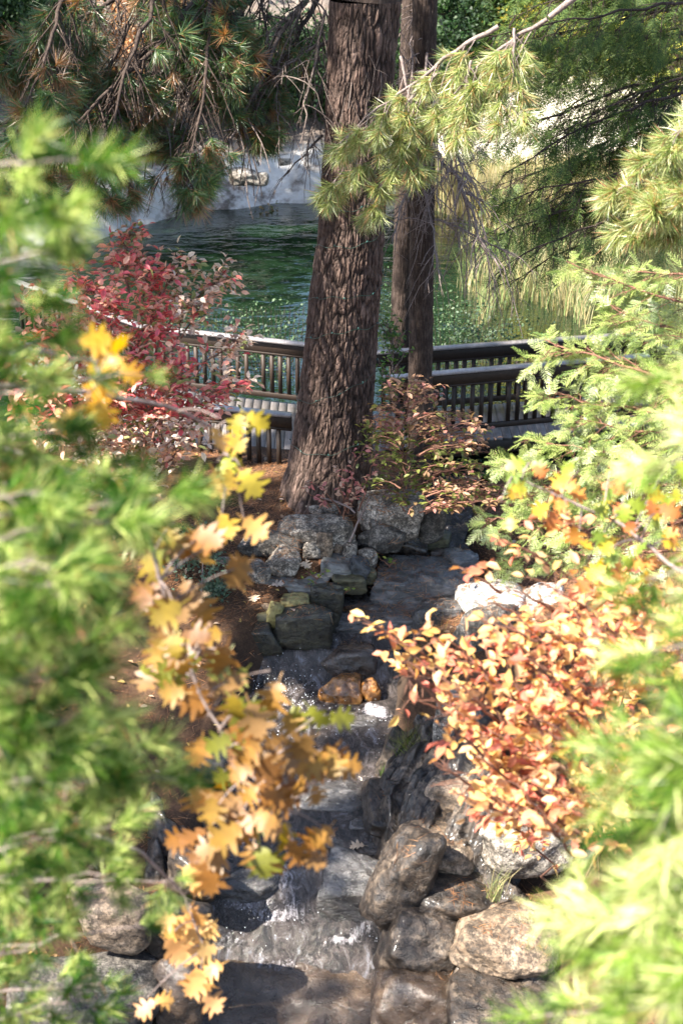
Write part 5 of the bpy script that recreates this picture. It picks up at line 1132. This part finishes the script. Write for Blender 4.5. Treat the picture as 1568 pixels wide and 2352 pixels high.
# ------------------------------------------------------------------ ground litter, grasses, fallen leaves, stick, light string
def on_ground(u, v):
    z = 0.
    for _ in range(12): g_ = G(u, v, z); z = .5 * z + .5 * gz(g_[0], g_[1])
    g_ = G(u, v, z); return np.array([g_[0], g_[1], gz(g_[0], g_[1])])
n_ = 42000; r = np.random.default_rng(95)
x_ = r.uniform(-5, 5, n_); y_ = np.where(r.random(n_) < .6, r.uniform(15.3, 19.3, n_), r.uniform(9.5, 19, n_)); z_ = ground_z(x_, y_); xl, xr, cz = stream(y_)
k = (np.maximum(xl - x_, x_ - xr) > .12); x_, y_, z_ = x_[k], y_[k], z_[k]; n_ = len(x_)
a = r.uniform(0, 6.28, n_); L = r.uniform(.1, .2, n_); d = np.stack([np.cos(a), np.sin(a), r.uniform(-.05, .25, n_)], -1) * L[:, None]; s = np.stack([-np.sin(a), np.cos(a), 0 * a], -1) * .0028
b0 = np.stack([x_, y_, z_ + .008], -1); v = np.stack([b0 - s, b0 + s, b0 + d], 1).reshape(-1, 3)
c = np.repeat(np.array([(.3, .13, .055), (.4, .2, .09), (.2, .09, .04), (.34, .2, .12)])[r.integers(0, 4, n_)] * r.uniform(.7, 1.3, (n_, 1)), 3, 0)
o = link('pine_litter', mesh_np('pine_litter', v, np.arange(n_ * 3).reshape(-1, 3), c), M_LEAF); tag(o, 'rusty fallen pine needles covering the ground', 'needles', None, 'stuff')

r = np.random.default_rng(171); n_ = 900
x_ = r.uniform(-3.5, 3.6, n_); y_ = r.uniform(10, 19, n_); xl, xr, cz = stream(y_); k = np.maximum(xl - x_, x_ - xr) > .1; x_ = x_[k]; y_ = y_[k]; n_ = len(x_)
te, tf_ = t_ellip(.14); dd_ = r.normal(0, 1, (n_, 3)) * [1, 1, .25]; rot = rand_basis(dd_, r, np.array([0, 0, 1.])); sc_n = r.uniform(.05, .11, n_)
W = np.einsum('nij,vj->nvi', rot * sc_n[:, None, None], te) + np.stack([x_, y_, ground_z(x_, y_) + .02], -1)[:, None, :]
cl_ = np.array([(.4, .24, .13), (.46, .34, .24), (.3, .14, .07), (.5, .36, .12)])[r.integers(0, 4, n_)] * r.uniform(.6, 1.2, (n_, 1))
o = link('leaf_litter', mesh_np('leaf_litter', W.reshape(-1, 3), (tf_[None] + (np.arange(n_) * len(te))[:, None, None]).reshape(-1, 3), np.repeat(cl_, len(te), 0)), M_LEAF); tag(o, 'small dry leaves littering the banks of the stream', 'leaves', None, 'stuff')
from mathutils.bvhtree import BVHTree
bv = []; bf = []; nb = 0
for o in C.objects:
    if o.type == 'MESH' and o.get('category') == 'rock' and o.name.split('.')[0] != 'bank_ledge':
        me = o.data; a_ = np.empty(len(me.vertices) * 3, np.float32); me.vertices.foreach_get('co', a_); a_ = a_.reshape(-1, 3) + np.array(o.location)
        q_ = np.empty(len(me.loops), np.int32); me.loops.foreach_get('vertex_index', q_); bv.append(a_); bf.append(q_.reshape(-1, 3) + nb); nb += len(a_)
bvh = BVHTree.FromPolygons(np.concatenate(bv).tolist(), np.concatenate(bf).tolist())
def drop(x, y):
    h = bvh.ray_cast((x, y, 3.0), (0, 0, -1)); z = gz(x, y) if h[0] is None else h[0].z
    return z, (Vector((0, 0, 1)) if h[0] is None else h[1]), h[0] is not None
NV = []; NC = []; r = np.random.default_rng(196)
for c_ in range(1500):
    x0 = r.uniform(-3.2, 3.2); y0 = r.uniform(14.6, 18.2) if r.random() < .75 else r.uniform(10.5, 15)
    z0, nn_, hit = drop(x0, y0)
    xa_, xb_, _c = stream(np.array(y0))
    if not hit or nn_.z < .35 or (y0 < 15.2 and xa_ - .1 < x0 < xb_ + .05): continue
    for k in range(int(r.integers(3, 12))):
        x = x0 + r.normal(0, .06); y = y0 + r.normal(0, .06); z, n1_, h_ = drop(x, y)
        if abs(z - z0) > .15: continue
        a = r.uniform(0, 6.28); L = r.uniform(.09, .17); d = Vector((math.cos(a), math.sin(a), 0)); d = (d - n1_ * d.dot(n1_)).normalized() * L + n1_ * r.uniform(.003, .03); w_ = n1_.cross(d).normalized() * .0026
        p = Vector((x, y, z)) + n1_ * .006; NV += [p - w_, p + w_, p + d]; NC += [np.array([(.32, .14, .06), (.42, .22, .1), (.2, .1, .05)][r.integers(0, 3)]) * r.uniform(.7, 1.3)] * 3
o = link('rock_needles', mesh_np('rock_needles', np.array([list(q) for q in NV]), np.arange(len(NV)).reshape(-1, 3), np.array(NC)), M_LEAF); tag(o, 'rusty pine needles lying in tufts on the boulders', 'needles', None, 'stuff')

def grass(name, label, u, v_, n, h, rad, cols, seed, z=None, cat='grass', lean=.5, w=.006, group='grass tufts by the stream'):
    r = np.random.default_rng(seed); p = on_ground(u, v_) if z is None else G(u, v_, z)
    t = empty(name, tuple(p), label, cat, group); q = r.normal(0, rad, (n, 2)); pts = np.stack([p[0] + q[:, 0], p[1] + q[:, 1], np.full(n, p[2] - .02)], -1)
    v, f, c = blades(r, pts, h, w, cols, lean); part('blades', mesh_np('blades', v, f, c), M_LEAF, t, 'stuff'); return t
grass('grass_clump', 'dense green and straw grass clump on the right stream edge', 945, 1745, 420, .42, .07, [(.14, .2, .03), (.2, .25, .05), (.35, .28, .12)], 1, -1.25)
grass('grass_clump', 'dry straw grass spilling below the green clump', 950, 1790, 260, .22, .10, [(.4, .3, .15), (.45, .36, .2)], 2, -1.3, lean=1.0)
grass('grass_clump', 'small dark green tuft beside the fallen leaves', 890, 1778, 130, .14, .04, [(.08, .14, .03)], 3, -1.38)
grass('grass_clump', 'yellow sunlit reed clump against the dark boulder', 1005, 1520, 130, .5, .05, [(.5, .38, .08), (.55, .42, .15)], 4, -1.0, lean=.8)
grass('grass_clump', 'thin pale grass sprig on the right bank rocks', 1135, 2060, 60, .4, .04, [(.2, .26, .08), (.4, .34, .18)], 5, -1.2)
grass('grass_clump', 'grassy sprig among dark rocks on the left edge of the stream', 500, 1640, 110, .4, .08, [(.12, .2, .05), (.35, .2, .1)], 6, -1.2)
grass('grass_clump', 'soft green grass under the orange shrub', 1060, 1560, 140, .3, .15, [(.14, .2, .06), (.2, .24, .1)], 7, -.9)
r = np.random.default_rng(97)
leafy('blue_green_shrub', 'grey green small leaved shrub on the left bank behind the oak leaves', 'shrub', tuple(G(460, 1420, -.5)), [((G(455, 1330, -.3)[0], 16.0, .1), (.35, .3, .32), 900, .055, [(.08, .13, .08), (.12, .17, .11)], 22, .35, .1), ((G(480, 1400, -.3)[0], 15.6, -.25), (.25, .25, .25), 500, .055, [(.08, .13, .08), (.12, .17, .11)], 16, .35, .1)], 98, None, [([tuple(G(460, 1430, -.5)), (G(460, 1400, -.3)[0], 15.9, .2)], [.012, .006])], M_LEAF, M_TWIG)
for k, (u_, v_, z_, lb) in enumerate([(727, 1330, -.36, 'small green sprig on the blue grey ledge'), (745, 1355, -.42, 'yellow green rosette at the end of the ledge'), (785, 1368, -.5, 'five leaved yellow sprig by the wet slab'), (893, 1300, -.4, 'green sprig beside the olive corner stone')]):
    p = G(u_, v_, z_); c = P(u_, v_, (p - CAM) @ FW)
    shrub('leafy_sprig', lb, [(p, c + [0.1, -.05, .12]), (p, c + [-.12, 0, .10])], [(.12, .2, .03), (.3, .32, .05), (.18, .24, .04)], .06, 500 + k, 6, 40, cat='plant', group='little sprigs on the rocks', spread=.07)

# fallen leaves lying on rocks
flt = oak_temps([(.62, .48, .34), (.6, .5, .42), (.55, .34, .18)]); te, tf_ = t_ellip(.1); flt.append((te, tf_, np.tile(np.array((.62, .46, .36)), (len(te), 1)))); flm = []
for t_ in flt:
    me = mesh_np('fallen_leaf', *t_); me.materials.append(M_LEAF); flm.append(me)
for k, (u_, v_, z_, s_, t_, lb) in enumerate([(688, 1297, -.22, .17, 0, 'pale tan oak leaf standing against the speckled granite block'), (708, 1305, -.24, .13, 1, 'pinkish leaf lying right of the tan oak leaf'), (720, 1330, -.34, .12, 3, 'white leaf under the green sprig on the ledge'), (623, 1355, -.38, .17, 1, 'long pale leaf on the left of the flat ledge'),
    (598, 1283, -.2, .1, 3, 'small white leaf on the dark wedge boulder'), (676, 1408, -.5, .12, 3, 'narrow pale leaf below the yellow faced stone'), (582, 1405, -.5, .15, 0, 'pinkish curled leaf on the rounded olive stone'), (562, 1256, -.1, .08, 3, 'tiny round leaf on the needles by the wedge boulder'), (838, 1760, -1.3, .2, 2, 'bright curled leaf at the waterline beside the grass'),
    (828, 1790, -1.35, .16, 1, 'white sunlit leaf at the stream edge'), (838, 1950, -1.5, .17, 0, 'pale leaves caught at the right stream edge'), (1018, 1997, -1.0, .13, 2, 'orange leaf on the rounded pinkish rock'), (640, 1150, .05, .08, 3, 'tiny pale leaf on the needles by the near railing'), (545, 1350, -.3, .12, 1, 'pale leaf at the left bank behind the oak leaves'), (590, 1150, .0, .08, 3, 'little white leaf on the ground under the railing')]):
    p = G(u_, v_, z_); zz_ = drop(p[0], p[1])[0]; p = G(u_, v_, zz_); p[2] = max(p[2], drop(p[0], p[1])[0]) + .02; o = bpy.data.objects.new('fallen_leaf', flm[t_]); C.objects.link(o); o.location = p; o.rotation_euler = (random.uniform(-.3, .5), random.uniform(-.4, .4), random.uniform(0, 6.28)); o.scale = (s_,) * 3
    tag(o, lb, 'leaf', 'fallen leaves on rocks and ground')
mb = MB(); v, f = tube(wobble(np.array([P(803, 1245, 18.0) + (P(848, 1140, 17.9) - P(803, 1245, 18.0)) * t for t in np.linspace(0, 1, 9)]), .006, r), np.linspace(.016, .009, 9), 7); mb.add(v, f)
tag(link('bare_stick', mb.mesh('bare_stick', True), M_TWIG), 'pale bare stick leaning upright on the wall stones', 'stick')
v, f = tube(wobble(bez(P(720, 1145, 17.9), P(770, 1140, 17.8), P(815, 1178, 17.6), 9), .006, r), np.linspace(.016, .012, 9), 7)
tag(link('bare_stick', mesh_np('bare_stick', v, f, None, True), M_TWIG), 'dark fallen stick lying across the boulders at the pine foot', 'stick')

ls = empty('light_string', tuple(Tt(1.0)), 'dark green string of tiny lights wound around the big trunk', 'lights')
zs = np.linspace(.55, 4.6, 900); th = zs * 2 * np.pi / .62 + 1.2 * np.sin(zs * 1.7); rad = np.interp(zs, [c[2] for c in tc], tr) + .022; cx = np.interp(zs, [c[2] for c in tc], [c[0] for c in tc])
zz = zs + .09 * np.sin(th * .37) + .04 * np.sin(th * 2.2) + .015 * np.sin(th * 9)
hp = np.stack([cx + rad * np.cos(th), yt + rad * np.sin(th), zz], -1); v, f = tube(hp, .004, 4); part('wire', mesh_np('wire', v, f), M_WIRE, ls)
v_, f_ = ICO[2]; bm_ = mesh_np('bulb', v_ * np.array([.008, .008, .02]), f_); bm_.materials.append(M_BULB)
for k in range(10, 890, 16):
    if math.sin(th[k]) > .3: continue
    o = bpy.data.objects.new('bulb', bm_); C.objects.link(o); o.parent = ls; o.location = Vector(hp[k] + np.array([math.cos(th[k]) * .012, math.sin(th[k]) * .012, .012])) - ls.location; o.rotation_euler = (random.uniform(-1, 1), random.uniform(-1, 1), 0)

# splashing drops
mb = MB(); r = np.random.default_rng(99); v0, f0 = ico(1)
for cu, cv, su, sv, n in ((650, 1610, 70, 50, 420), (690, 1580, 40, 40, 200), (845, 1660, 40, 30, 90), (640, 2115, 70, 25, 90), (600, 1560, 40, 30, 90), (860, 2130, 25, 20, 40), (720, 1480, 20, 20, 30), (770, 1610, 60, 40, 80)):
    for _ in range(int(n * .6)):
        u_ = cu + r.normal() * su; v_ = cv + r.normal() * sv; 
        p = G(u_, v_, float(np.interp(v_, [1470, 1565, 1900, 2150], [-.95, -1.28, -1.5, -1.85])) + abs(r.normal(0, .04))); s_ = .0018 + .006 * r.random() ** 3
        mb.add(v0 * s_ + p, f0)
tag(link('water_drops', mb.mesh('water_drops', True), M_DROP), 'splashing water drops where the stream breaks over rocks', 'water drops', None, 'stuff')
